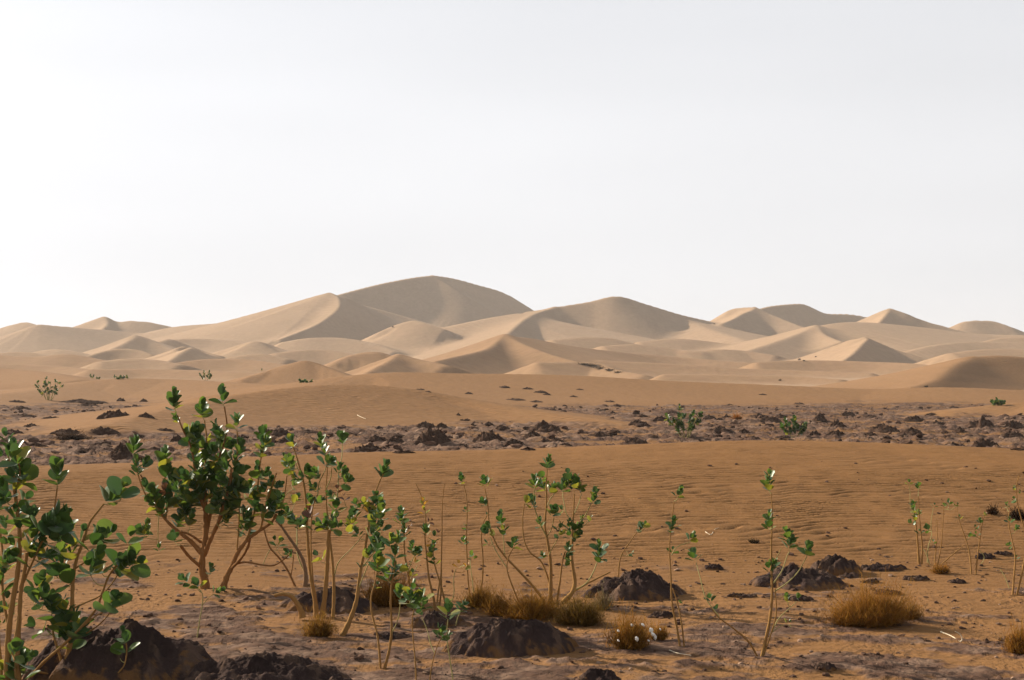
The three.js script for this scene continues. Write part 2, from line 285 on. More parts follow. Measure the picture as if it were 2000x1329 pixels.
// ---------------------------------------------------------------- build the ground sheet
{
  const cols = [];
  for (let a = -180; a < -23; a += Math.max(0.25, Math.abs(a + 23) * 0.11)) cols.push(a);
  const NF = 560;
  for (let i = 0; i <= NF; i++) cols.push(-23 + 46 * i / NF);
  const right = cols.filter(a => a < -23).map(a => -a).reverse();
  cols.push(...right);
  const rings = [];
  let r = 0.6;
  while (r < 9) { rings.push(r); r *= 1.09; }
  r = 9; while (r < 16.5) { rings.push(r); r += 0.045; }
  while (r < 32.5) { rings.push(r); r += 0.04; }
  while (r < 350) { rings.push(r); r *= 1.0062; }
  while (r < 1290) { rings.push(r); r *= 1.0026; }
  while (r < 1800) { rings.push(r); r *= 1.012; }
  while (r < 3400) { rings.push(r); r *= 1.05; }
  const nc = cols.length, nr = rings.length, P = new Float32Array(nc * nr * 3), C = new Float32Array(nc * nr * 3), ID = new Uint8Array(nc * nr), Nn = new Float32Array(nc * nr * 3);
  const sa = cols.map(a => Math.sin(a * Math.PI / 180)), ca = cols.map(a => Math.cos(a * Math.PI / 180));
  for (let j = 0; j < nr; j++) for (let i = 0; i < nc; i++) {
    const R = rings[j], x = R * sa[i], z = -R * ca[i], o = ground(x, z), mud = R < 240 ? mudMask(x, z, R, o.lift) : 0, k = (j * nc + i) * 3;
    P[k] = x; P[k + 1] = o.h + (R < 240 ? detail(x, z, R, o.id, o.lift, mud) : 0); P[k + 2] = z;
    ID[j * nc + i] = o.id ? o.id : R < 33 ? 0 : R < 215 ? 200 : 201;
    const tone = 1 + 0.07 * fbm(x * 0.5, z * 0.9, 3) * (R < 60 ? 1 : 0) + 0.05 * fbm(x * 0.02, z * 0.03, 3);
    const pm = sst(0.0, 0.35, fbm(x * (R < 40 ? 1.3 : 0.2), z * (R < 40 ? 2.6 : 0.5), 3));
    for (let c = 0; c < 3; c++) { const s = lerp(SAND[c], HAZY_DUNESAND[c], o.sandHaze); C[k + c] = tone * lerp(s, lerp(MUD[c], PALEMUD[c], pm), mud); }
  }
  const a = new THREE.Vector3(), b = new THREE.Vector3();
  for (let j = 0; j < nr; j++) for (let i = 0; i < nc; i++) {
    const i0 = Math.max(0, i - 1), i1 = Math.min(nc - 1, i + 1), j0 = Math.max(0, j - 1), j1 = Math.min(nr - 1, j + 1);
    const p = (j * nc + i0) * 3, q = (j * nc + i1) * 3, s = (j0 * nc + i) * 3, t = (j1 * nc + i) * 3;
    a.set(P[q] - P[p], P[q + 1] - P[p + 1], P[q + 2] - P[p + 2]); b.set(P[t] - P[s], P[t + 1] - P[s + 1], P[t + 2] - P[s + 2]);
    a.cross(b).normalize(); if (a.y < 0) a.negate();
    a.toArray(Nn, (j * nc + i) * 3);
  }
  const lists = new Map(), push = (id, ...v) => { let l = lists.get(id); if (!l) lists.set(id, l = []); for (const q of v) l.push(q); };
  for (let j = 0; j < nr - 1; j++) for (let i = 0; i < nc - 1; i++) {
    const v = j * nc + i, w = v + nc;
    push(ID[v], v, v + 1, w, v + 1, w + 1, w);
  }
  for (const [id, list] of lists) {
    const map = new Map(), idx = new Uint32Array(list.length), pos = [], nor = [], col = [], uv = [];
    list.forEach((v, n) => {
      let m = map.get(v);
      if (m === undefined) { m = map.size; map.set(v, m); const k = v * 3; pos.push(P[k], P[k + 1], P[k + 2]); nor.push(Nn[k], Nn[k + 1], Nn[k + 2]); col.push(C[k], C[k + 1], C[k + 2]); uv.push(P[k], P[k + 2]); }
      idx[n] = m;
    });
    const g = new THREE.BufferGeometry();
    g.setAttribute('position', new THREE.Float32BufferAttribute(pos, 3)); g.setAttribute('normal', new THREE.Float32BufferAttribute(nor, 3));
    g.setAttribute('color', new THREE.Float32BufferAttribute(col, 3)); g.setAttribute('uv', new THREE.Float32BufferAttribute(uv, 2));
    g.setIndex(new THREE.BufferAttribute(idx, 1));
    const nm = id && id < 200 ? duneNames[id - 1] : '';
    const mat = id === 0 ? M.ground : id === 200 ? M.wadi : nm === 'rise' ? M.rise : ['tongue', 'long', 'shelf', 'corner', 'knob', 'hump'].includes(nm) ? M.midsand : M.farsand;
    const mesh = new THREE.Mesh(g, mat);
    mesh.receiveShadow = mesh.castShadow = true;
    addTop(mesh, id === 0 ? 'ground' : id === 200 ? 'dry_river_bed' : id === 201 ? 'desert_plain' : nm === 'rise' ? 'sand_rise' : 'sand_dune', null, null, null, 'structure');
  }
  console.log('terrain', nc, nr, nc * nr * 2);
}

// ---------------------------------------------------------------- plants
const leafMat = (c, t, r = 0.38) => new THREE.MeshPhysicalMaterial({ color: rgb(...c), roughness: 0.95, transmission: t, thickness: 0, clearcoat: 0.6, clearcoatRoughness: r, specularIntensity: 0.3, side: THREE.DoubleSide });
const LEAF = [
  leafMat([0.050, 0.105, 0.016], 0.38), leafMat([0.076, 0.135, 0.018], 0.46), leafMat([0.042, 0.088, 0.022], 0.32),
  leafMat([0.105, 0.155, 0.020], 0.5), leafMat([0.054, 0.100, 0.024], 0.34),
  leafMat([0.24, 0.23, 0.022], 0.52), leafMat([0.42, 0.22, 0.03], 0.45, 0.55), leafMat([0.12, 0.05, 0.022], 0.25, 0.6),
];
const BARK = [std({ color: rgb(0.27, 0.132, 0.048), map: rep(grainTex, 0.12), bumpMap: rep(crustBump, 0.2), bumpScale: 0.006, roughness: 0.9 }), std({ color: rgb(0.31, 0.17, 0.058), map: rep(grainTex, 0.1), bumpMap: rep(crustBump, 0.16), bumpScale: 0.003, roughness: 0.9 }), std({ color: rgb(0.30, 0.255, 0.10), roughness: 0.6 }), std({ color: rgb(0.20, 0.115, 0.062), map: rep(grainTex, 0.12), roughness: 1 })];
// obovate blade: base at the origin, length 1 along +y, upper face +z, cupped along the midrib and curling at the tip
function leafGeo(wid, cup, curl, twist) {
  const nu = 9, nv = 4, pos = [], uv = [], idx = [];
  for (let i = 0; i <= nu; i++) {
    const t = (1 - Math.cos(Math.PI * i / nu)) / 2, w = wid * Math.pow(Math.max(0, Math.sin(Math.PI * Math.pow(t, 1.12))), 0.55) * (0.86 + 0.14 * t);
    for (let j = 0; j <= nv; j++) {
      const s = (j / nv - 0.5) * 2, x = s * w * 0.5, e = Math.abs(s);
      pos.push(x + twist * t * t * 0.15, t, cup * w * e * e * 0.5 + curl * t * t * 0.35 + 0.02 * Math.sin(9 * t + 3 * s) * e);
      uv.push(s, t);
    }
  }
  for (let i = 0; i < nu; i++) for (let j = 0; j < nv; j++) { const a = i * (nv + 1) + j, b = a + nv + 1; idx.push(a, a + 1, b, a + 1, b + 1, b); }
  const g = new THREE.BufferGeometry();
  g.setAttribute('position', new THREE.Float32BufferAttribute(pos, 3)); g.setAttribute('uv', new THREE.Float32BufferAttribute(uv, 2)); g.setIndex(idx); g.computeVertexNormals(); return g;
}
const LEAFG = [[0.86, 0.3, 0.2, 0.3], [0.95, 0.22, -0.15, -0.3], [0.8, 0.4, 0.35, 0.1], [0.9, 0.15, 0.1, -0.2], [0.76, 0.45, -0.25, 0.4], [0.92, 0.32, 0.3, 0]].map(a => leafGeo(...a));
// a stem of round section that thins along its course, with slight swellings at the nodes
function stemGeo(P, r0, r1, knob = 0.11) {
  const curve = new THREE.CatmullRomCurve3(P, false, 'centripetal'), n = Math.max(4, P.length * 4), m = r0 > 0.012 ? 9 : 6, fr = curve.computeFrenetFrames(n, false), pos = [], nor = [], uv = [], idx = [];
  const len = curve.getLength();
  for (let i = 0; i <= n; i++) {
    const t = i / n, c = curve.getPointAt(t), r = lerp(r0, r1, Math.pow(t, 0.85)) * (1 + knob * Math.sin(i * 2.1 + r0 * 900) + (r0 > 0.02 ? 0.3 * Math.exp(-t * 9) : 0));
    for (let j = 0; j <= m; j++) {
      const a = j / m * 2 * Math.PI, nx = fr.normals[i].clone().multiplyScalar(Math.cos(a)).addScaledVector(fr.binormals[i], Math.sin(a));
      pos.push(c.x + nx.x * r, c.y + nx.y * r, c.z + nx.z * r); nor.push(nx.x, nx.y, nx.z); uv.push(j / m * 2 * Math.PI * r0, t * len);
    }
  }
  for (let i = 0; i < n; i++) for (let j = 0; j < m; j++) { const a = i * (m + 1) + j, b = a + m + 1; idx.push(a, a + 1, b, a + 1, b + 1, b); }
  const tip = pos.length / 3, c = curve.getPointAt(1); pos.push(c.x, c.y, c.z); const d = fr.tangents[n]; nor.push(d.x, d.y, d.z); uv.push(0, len);
  for (let j = 0; j < m; j++) idx.push(n * (m + 1) + j, n * (m + 1) + j + 1, tip);
  const g = new THREE.BufferGeometry();
  g.setAttribute('position', new THREE.Float32BufferAttribute(pos, 3)); g.setAttribute('normal', new THREE.Float32BufferAttribute(nor, 3)); g.setAttribute('uv', new THREE.Float32BufferAttribute(uv, 2)); g.setIndex(idx); return g;
}
const qa = new THREE.Vector3(), qb = new THREE.Vector3(), qc = new THREE.Vector3(), qm = new THREE.Matrix4();
function addLeaf(parent, p, dir, up, size, mat) {       // blade from p along dir, its upper face turned towards up
  const m = new THREE.Mesh(LEAFG[Math.floor(rnd() * LEAFG.length)], mat);
  qb.copy(dir).normalize(); qc.copy(up).addScaledVector(qb, -up.dot(qb)).normalize(); qa.crossVectors(qb, qc);
  qm.makeBasis(qa, qb, qc); m.quaternion.setFromRotationMatrix(qm); m.rotateY(rr(-0.35, 0.35));
  m.position.copy(p).sub(parent.userData.o); m.scale.set(size * rr(0.88, 1.12), size, size); m.name = 'leaf'; m.castShadow = m.receiveShadow = true;
  parent.add(m); return m;
}
const pickLeaf = (k, low) => { const q = rnd(); if (k === 'd') return LEAF[7]; if (k === 'y') return q < 0.75 ? LEAF[6] : LEAF[5]; if (low && q < 0.22) return LEAF[5]; return q < 0.3 ? LEAF[0] : q < 0.52 ? LEAF[1] : q < 0.68 ? LEAF[2] : q < 0.82 ? LEAF[3] : q < 0.97 ? LEAF[4] : LEAF[5]; };
// opposite pairs of blades round a shoot tip
function rosette(parent, c, axis, n, size, kind) {
  const pairs = Math.max(1, Math.round(n / 2)), span = size * (0.32 + 0.13 * pairs), az0 = rnd() * 6.28, e1 = new THREE.Vector3(1, 0, 0.2).cross(axis).normalize(), e2 = axis.clone().cross(e1).normalize();
  for (let k = 0; k < pairs; k++) {
    const t = pairs > 1 ? k / (pairs - 1) : 0.4, open = lerp(1.15, 0.3, Math.pow(t, 0.8)) + rr(-0.18, 0.18), s = size * lerp(1, 0.58, t) * rr(0.68, 1.16);
    for (let h = 0; h < 2; h++) {
      const az = az0 + k * 1.57 + h * Math.PI + rr(-0.35, 0.35), rad = e1.clone().multiplyScalar(Math.cos(az)).addScaledVector(e2, Math.sin(az));
      const dir = axis.clone().multiplyScalar(Math.cos(open)).addScaledVector(rad, Math.sin(open)), up = axis.clone().multiplyScalar(Math.sin(open)).addScaledVector(rad, -Math.cos(open));
      const p = c.clone().addScaledVector(axis, (t - 0.62) * span).addScaledVector(rad, 0.006);
      addLeaf(parent, p, dir, up, s, pickLeaf(kind, t < 0.2));
    }
  }
}
/* A broad-leaved shrub: base bearing, stems [[[px, py], ...], radius at foot and tip in photograph pixels, depth of the tip behind the foot], leaf rosettes [px, py, blades, size, kind]. */
function shrub(name, label, group, base, leafLen, stems, rosettes, opt = {}) {
  const foot = opt.depth ? at(base[0], base[1], opt.depth) : groundHit(base[0], base[1]);
  if (opt.depth) foot.y = groundY(foot.x, foot.z);
  const D = -foot.z, root = new THREE.Group(); root.position.copy(foot);
  const px = D / F, nodes = [], yTop = 0.5 * (opt.spread ?? 1);
  const addStem = (P, r0, r1, mat, nm) => {
    const o = foot.clone(), L = P.map(p => p.clone().sub(o));
    const m = new THREE.Mesh(stemGeo(L, r0, r1), mat); m.name = nm; m.userData = { o }; m.castShadow = m.receiveShadow = true; root.add(m);
    const cv = new THREE.CatmullRomCurve3(P, false, 'centripetal'), n = Math.max(4, Math.ceil(cv.getLength() / 0.03));
    for (let i = 0; i <= n; i++) { const t = i / n; nodes.push({ p: cv.getPointAt(t), d: cv.getTangentAt(t), r: lerp(r0, r1, t), m, end: i === n }); }
    return m;
  };
  const depths = [];
  for (const [pts, r0, r1, dz = rr(-0.18, 0.18), kind] of stems) {
    const far = pts[0][1] - pts[pts.length - 1][1];
    // a stem that leaves another one starts at that stem's depth
    let d0 = 0, best = 12 * px;
    const q0 = at(pts[0][0], pts[0][1], D);
    for (const n of nodes) { const e = Math.hypot(n.p.x * D / -n.p.z - q0.x, (n.p.y - EYE) * D / -n.p.z + EYE - q0.y); if (e < best) { best = e; d0 = -n.p.z - D; } }
    const P = pts.map(([x, y], i) => { const t = i / (pts.length - 1), j = i && i < pts.length - 1 ? 1.3 : 0; return at(x + j * rr(-1, 1), y + j * rr(-1, 1), D + d0 + (dz - d0) * t); });
    if (Math.abs(pts[0][0] - base[0]) < 60 && Math.abs(pts[0][1] - base[1]) < 30 && best >= 11.9 * px) { P[0].y = Math.min(P[0].y, groundY(P[0].x, P[0].z) - 0.02); }
    addStem(P, r0 * px * 0.76, r1 * px * 0.8, BARK[kind ?? (r0 > 6.5 ? 0 : r0 > 2.2 ? 1 : 2)], r0 > 6.5 ? 'trunk' : 'stem');
  }
  const main = nodes.length;
  rosettes.map(r => r).sort((a, b) => b[1] - a[1]).forEach(([x, y, n = 6, sz = 1, kind, ddz]) => {
    const q = at(x, y + 0.25 * leafLen / px * sz, D);
    let best = 1e9, nn = null;
    for (const k of nodes) { const kx = k.p.x * D / -k.p.z, ky = (k.p.y - EYE) * D / -k.p.z + EYE, dx = q.x - kx, dy = q.y - ky; let c = Math.hypot(dx, dy); if (dy < -0.03) c += 2 * Math.abs(dy); if (Math.abs(dx) > dy) c += 0.35 * (Math.abs(dx) - dy); if (c < best) { best = c; nn = k; } }
    let par = nn.m, c, ax;
    if (best < 0.05) { c = nn.p.clone(); const s = D / -nn.p.z; c = at(x, y, -nn.p.z); ax = nn.d.clone(); }
    else {
      const gap = Math.hypot(q.x - nn.p.x, q.y - nn.p.y), dz = -nn.p.z - D + (ddz ?? rr(-1, 1) * Math.min(yTop, gap * 0.9)), tip = at(x, y + 0.3 * leafLen / px * sz, D + dz), mid = nn.p.clone().lerp(tip, 0.5);
      mid.y -= 0.12 * gap; mid.x += (tip.x - nn.p.x) * 0.1;
      const r = clamp(gap * 0.018, 0.0035, 0.008);
      par = addStem([nn.p.clone(), mid, tip], Math.max(r, 0.0045), r * 0.6, BARK[kind === 'y' ? 1 : 2], 'twig');
      c = at(x, y, D + dz); ax = tip.clone().sub(mid).normalize();
    }
    ax.y = Math.abs(ax.y) + 0.35; ax.normalize();
    ax.x += rr(-0.2, 0.2); ax.z += rr(-0.25, 0.25); ax.normalize();
    rosette(par, c, ax, n + (opt.dn ?? (n > 4 ? 1 : 0)), leafLen * sz * 0.94, kind);
  });
  root.traverse(o => { if (o.userData.o) o.userData = {}; });
  root.updateMatrixWorld(true);
  // past 300 blades on one shrub, those deepest in the crown are one part
  const all = []; root.traverse(o => { if (o.name === 'leaf') all.push(o); });
  if (all.length > 300) {
    const wp = new THREE.Vector3(), inv = root.matrixWorld.clone().invert(), rest = all.map(o => [o, o.getWorldPosition(wp).z]).sort((a, b) => b[1] - a[1]).slice(300).map(a => a[0]);
    const mats = [...new Set(rest.map(o => o.material))], byMat = mats.map(m => mergeGeometries(rest.filter(o => o.material === m).map(o => o.geometry.clone().applyMatrix4(inv.clone().multiply(o.matrixWorld)))));
    rest.forEach(o => o.removeFromParent());
    const lm = new THREE.Mesh(mergeGeometries(byMat, true), mats); lm.name = 'inner_leaves'; lm.userData.kind = 'stuff'; lm.castShadow = lm.receiveShadow = true; root.add(lm);
  }
  return addTop(root, name, label, opt.cat ?? 'shrub', group);
}
// leaf positions are given in the world: place them relative to their stem's origin, the foot
// the two leafy bushes that lean into the picture at the corner
shrub('leafy_shrub', 'tall dense broad-leaved shrub with several upright pale stems beside the darkest mud hump', 'broad-leaved shrubs on the mud flat', [30, 1345], 0.15, [
  [[[12, 1348], [14, 1280], [17, 1230], [24, 1180], [35, 1120], [38, 1060], [34, 1000], [28, 955], [26, 930]], 9, 4, 0.1, 1],
  [[[36, 1348], [34, 1290], [36, 1220], [40, 1150], [48, 1110], [52, 1080]], 8, 4, -0.2, 1],
  [[[17, 1230], [8, 1190], [4, 1140], [6, 1100], [2, 1060], [-6, 1010]], 4, 2.5, 0.2],
  [[[26, 940], [22, 915], [14, 890], [12, 872]], 3, 1.5, 0.15], [[[28, 955], [38, 930], [36, 905]], 3, 1.5, -0.1],
  [[[40, 1150], [62, 1100], [80, 1060], [98, 1025], [106, 995], [111, 955]], 3.5, 1.8, -0.25],
  [[[36, 1200], [30, 1240], [22, 1270], [28, 1290]], 3, 2, -0.35], [[[2, 1348], [0, 1300], [-4, 1240], [-2, 1180]], 5, 3, 0.25, 1],
], [[14, 862, 6], [26, 884, 6], [2, 888, 6], [32, 895, 5], [40, 922, 8, 1.1], [52, 938, 4, 0.9], [24, 943, 6], [8, 958, 6], [18, 975, 7], [-2, 985, 5], [46, 982, 6], [56, 1003, 6], [30, 1010, 6], [66, 1018, 5], [10, 1030, 6], [40, 1040, 5], [58, 1062, 6, 1.05],
  [111, 925, 10, 1.05], [112, 1006, 8], [126, 1016, 6], [103, 1026, 6], [88, 1028, 6], [128, 1040, 6], [98, 1050, 6], [24, 1066, 6], [74, 1068, 7], [20, 1092, 6], [5, 1105, 6], [90, 1088, 6], [60, 1098, 5], [4, 1130, 5], [-2, 1150, 5], [12, 1178, 5], [2, 1205, 5], [28, 1272, 7], [38, 1292, 7], [52, 1288, 5], [18, 1312, 7], [44, 1314, 6], [5, 1318, 5]], { dn: -1 });
shrub('leafy_shrub', 'broad-leaved shrub with one forked pale trunk growing from the darkest mud hump', 'broad-leaved shrubs on the mud flat', [124, 1340], 0.155, [
  [[[122, 1345], [130, 1290], [137, 1250], [140, 1190], [142, 1150], [148, 1100], [160, 1062], [176, 1020], [190, 1000], [202, 985]], 8, 2.4, 0.15, 1],
  [[[60, 1322], [85, 1295], [118, 1265], [160, 1225], [188, 1188], [203, 1150], [214, 1125], [228, 1105]], 4.5, 2.4, -0.25],
  [[[160, 1225], [185, 1205], [202, 1195], [212, 1180]], 2.6, 1.6, -0.2], [[[165, 1240], [190, 1222], [208, 1205], [220, 1188]], 2.4, 1.4, -0.35],
  [[[140, 1190], [165, 1178], [195, 1165], [212, 1150], [230, 1120], [245, 1075]], 2.5, 1.6, 0.3], [[[122, 1300], [112, 1270], [104, 1240], [100, 1210]], 4, 2.5, 0.1],
  [[[142, 1150], [132, 1125], [126, 1100]], 3, 2, 0.2], [[[148, 1110], [168, 1096], [178, 1085]], 2.6, 1.6, -0.1], [[[70, 1313], [100, 1318], [122, 1325]], 3, 2, 0.05],
], [[222, 968, 8, 1.1], [208, 976, 3, 1.05, 'g'], [238, 958, 4], [202, 1050, 5, 0.9], [192, 1042, 5, 0.9], [212, 1045, 4, 0.9], [182, 1062, 6], [160, 1046, 5], [145, 1050, 5], [140, 1078, 6], [120, 1080, 6], [124, 1104, 6], [108, 1096, 6], [132, 1128, 6], [112, 1118, 5], [185, 1098, 8, 1.15], [198, 1108, 5], [176, 1112, 5], [252, 1053, 5, 0.85], [243, 1100, 9, 1.1], [258, 1088, 6], [236, 1112, 6], [262, 1102, 4], [78, 1140, 6], [70, 1155, 6], [84, 1168, 6], [66, 1170, 5], [100, 1182, 6], [118, 1180, 5], [108, 1198, 6], [130, 1198, 6], [146, 1212, 7], [124, 1222, 8, 1.1], [150, 1234, 7], [138, 1248, 8, 1.1], [112, 1230, 6], [74, 1228, 5, 0.9], [214, 1178, 6], [226, 1175, 5, 0.9], [140, 1300, 2, 0.8]], { dn: -1 });
shrub('seedling', 'single curved green shoot with pale undersides in front of the darkest mud hump', null, [205, 1345], 0.15, [[[[205, 1350], [228, 1318], [241, 1300], [247, 1275], [246, 1258]], 2.6, 1.6, 0]], [[240, 1245, 4, 0.95], [246, 1262, 4, 1], [234, 1275, 2, 1]]);
// the dense bush with a real trunk and its leaning neighbour
shrub('leafy_tree', 'dense round-crowned broad-leaved bush on a thick straight orange-brown trunk', null, [398, 1150], 0.158, [
  [[[399, 1156], [398, 1135], [394, 1105], [396, 1075], [402, 1045], [401, 1010], [399, 965], [396, 920]], 11, 4, 0.1, 0],
  [[[398, 1085], [410, 1055], [424, 1028], [436, 995], [446, 955], [452, 915]], 6, 3, -0.25, 0],
  [[[394, 1082], [372, 1057], [346, 1036], [322, 1016], [308, 990], [296, 962], [284, 945], [274, 928]], 6, 1.8, 0.2, 0],
  [[[392, 1060], [372, 1046], [352, 1038]], 3.4, 2.4, -0.1, 0], [[[392, 1108], [368, 1088], [352, 1066]], 4.5, 3.5, -0.3, 0],
  [[[402, 1045], [408, 1015], [412, 985], [418, 950], [424, 905], [440, 860], [443, 835], [438, 795]], 4.5, 1.7, 0.25, 0],
  [[[400, 1000], [388, 960], [380, 910], [372, 872], [358, 840], [346, 812]], 4, 1.7, -0.2, 0], [[[399, 960], [402, 900], [403, 860], [399, 822]], 3, 1.6, 0.3],
  [[[446, 960], [458, 920], [464, 875], [463, 845]], 3, 1.5, -0.15], [[[322, 1016], [326, 985], [322, 950], [322, 915]], 3, 1.8, 0.35],
  [[[310, 992], [290, 975], [272, 940], [264, 900]], 2.4, 1.4, 0.05], [[[310, 1000], [308, 1040], [309, 1068]], 1.4, 1, 0.2],
], [[340, 783, 8, 1.05], [344, 818, 4, 0.6], [395, 800, 8, 1], [434, 772, 8, 1.05], [462, 824, 7, 0.95], [262, 872, 6], [266, 912, 8, 0.95], [282, 905, 4, 0.8], [320, 890, 7], [316, 905, 5], [326, 920, 6, 0.9], [374, 842, 7], [366, 858, 5], [395, 866, 8], [384, 852, 6], [424, 842, 7], [430, 858, 6], [446, 868, 6, 0.95], [468, 874, 7], [400, 892, 8, 1.05], [380, 886, 7], [414, 880, 6], [385, 915, 7], [408, 918, 7], [432, 896, 6], [440, 910, 7], [458, 902, 7], [464, 922, 7], [338, 935, 7], [352, 930, 6], [366, 936, 7], [345, 955, 7], [330, 950, 6], [378, 948, 8], [398, 944, 7], [418, 940, 8], [438, 942, 7], [455, 948, 7], [468, 950, 6], [290, 955, 6], [302, 968, 6], [296, 982, 6, 0.9], [314, 986, 6, 0.9], [328, 976, 7], [322, 962, 4, 0.9, 'd'], [345, 978, 7], [360, 968, 7], [376, 975, 7], [365, 990, 8], [356, 1004, 6], [372, 1012, 6, 0.95], [392, 968, 7], [410, 966, 7], [428, 970, 7], [448, 976, 7], [440, 994, 7], [455, 990, 6], [424, 988, 7], [432, 1022, 3, 0.8], [442, 1008, 4, 0.9], [350, 1020, 4, 0.8], [316, 1000, 4, 0.8], [340, 1048, 4, 0.75], [310, 1070, 3, 0.6], [412, 1112, 2, 0.7], [404, 930, 7], [390, 930, 7], [426, 925, 7], [446, 960, 6], [284, 1030, 6, 0.9], [280, 1040, 4, 0.9]], { spread: 0.9, dn: 3 });
shrub('leafy_shrub', 'broad-leaved bush on a leaning orange-brown trunk next to the round-crowned bush', 'broad-leaved bushes near the round-crowned bush', [437, 1150], 0.145, [
  [[[434, 1154], [444, 1125], [452, 1105], [462, 1082], [482, 1056], [505, 1038], [528, 1022], [540, 1005]], 8, 3.4, 0.15, 0],
  [[[452, 1105], [478, 1098], [510, 1104], [535, 1104], [552, 1095], [564, 1085]], 3, 1.6, -0.3, 0], [[[448, 1115], [470, 1090], [484, 1068], [488, 1050]], 4, 3, -0.25, 0],
  [[[482, 1056], [492, 1020], [500, 980], [505, 940], [508, 900], [512, 880]], 3.6, 1.8, 0.2], [[[508, 1036], [520, 990], [530, 950], [540, 925]], 3, 1.6, -0.2], [[[462, 1080], [466, 1030], [467, 980], [464, 950]], 2.4, 1.5, 0.1],
  [[[455, 985], [478, 975], [490, 968]], 1.6, 1, 0.2],
], [[514, 848, 8, 0.95], [518, 866, 7, 1], [510, 884, 5, 0.95], [502, 920, 9, 1.1], [516, 926, 6], [488, 952, 7], [492, 965, 6], [500, 980, 7, 1.05], [506, 995, 7], [526, 945, 7], [540, 950, 7], [534, 972, 8, 1.05], [526, 990, 7], [540, 990, 7], [548, 976, 5], [478, 1012, 7], [486, 1026, 6], [470, 1040, 5, 0.85], [482, 1040, 4, 0.85], [476, 996, 4, 0.8], [520, 1008, 6], [538, 1060, 4, 0.85], [544, 1005, 5, 0.9], [516, 960, 5]], { spread: 0.7 });
shrub('leafy_shrub', 'thin dark-trunked broad-leaved bush growing behind the small crusted mud hump', 'broad-leaved bushes near the round-crowned bush', [594, 1146], 0.13, [
  [[[595, 1152], [596, 1122], [590, 1092], [578, 1068], [562, 1046], [548, 1028], [538, 1018]], 6.2, 2.6, 0.3, 3],
  [[[578, 1142], [562, 1115], [545, 1090], [528, 1072], [520, 1050], [514, 1028]], 3.2, 1.8, 0.2, 0], [[[568, 1125], [572, 1100], [573, 1085]], 1.8, 1.2, 0.1, 0], [[[528, 1072], [518, 1090], [513, 1105]], 1.4, 1, 0.1],
  [[[550, 1030], [548, 1000], [555, 965], [560, 930]], 2.4, 1.4, 0.2, 0], [[[548, 985], [562, 962], [574, 955]], 1.4, 1, 0.1], [[[596, 1122], [582, 1085], [580, 1050], [580, 1020]], 2.2, 1.6, 0.4],
], [[562, 906, 8, 0.95], [556, 896, 4, 0.9], [567, 920, 5], [545, 1062, 4, 0.8], [564, 1082, 6, 0.75], [574, 946, 4, 0.8], [576, 975, 6, 0.95], [564, 1006, 7], [572, 1016, 7], [558, 1000, 5], [584, 1026, 5, 0.8]]);
shrub('leafy_shrub', 'tall shrub of three thick yellow stems rising from a low dry tuft', null, [628, 1208], 0.125, [
  [[[618, 1205], [616, 1175], [609, 1130], [603, 1085], [600, 1030], [597, 980], [592, 940], [586, 912], [577, 890], [571, 872]], 6, 1.6, 0.15, 1],
  [[[628, 1206], [634, 1170], [637, 1120], [641, 1070], [643, 1035]], 6.4, 4.5, -0.05, 1], [[[650, 1200], [653, 1160], [650, 1110], [645, 1065], [642, 1040]], 5, 3, 0.2, 1],
  [[[642, 1040], [638, 1000], [637, 955], [640, 915], [636, 890]], 2.4, 1.2, 0.2], [[[637, 955], [645, 935], [648, 915]], 1.6, 1, -0.1], [[[620, 970], [624, 945], [632, 925], [640, 905]], 1.6, 1, -0.2], [[[612, 1150], [606, 1060], [612, 990], [618, 968]], 2.4, 1.2, -0.15],
  [[[643, 1040], [656, 1000], [660, 960], [662, 920], [666, 895], [669, 872]], 2, 1.1, 0.3], [[[640, 1020], [660, 1005], [678, 992]], 1.6, 1, -0.2], [[[592, 940], [582, 915], [576, 900]], 1.6, 1, 0.1], [[[653, 1125], [660, 1100], [690, 1070], [712, 1042]], 1.6, 1, -0.2],
], [[570, 864, 5, 0.95], [566, 900, 7, 0.95], [564, 912, 4], [626, 862, 7], [634, 880, 6, 0.95], [645, 902, 7, 0.9], [637, 902, 3, 0.9], [668, 856, 7, 0.9], [662, 915, 6, 0.8], [670, 925, 6, 0.9], [678, 938, 6, 0.95], [618, 925, 6, 0.85], [598, 920, 6, 0.85], [606, 930, 5, 0.8], [582, 935, 5, 0.85], [612, 952, 6, 0.85], [606, 978, 6, 0.85], [622, 978, 3, 0.8], [648, 970, 7, 0.9], [656, 988, 6, 0.9], [658, 958, 3, 0.7, 'd'], [650, 1022, 7], [628, 1024, 6, 0.95], [638, 1026, 6, 0.9], [660, 1028, 5, 0.9], [604, 1002, 5, 0.95, 'd'], [596, 1010, 5, 0.85], [612, 1030, 4, 0.8], [590, 1022, 5, 0.9], [624, 1088, 3, 0.9], [672, 972, 4, 0.6, 'd'], [646, 1010, 5]]);
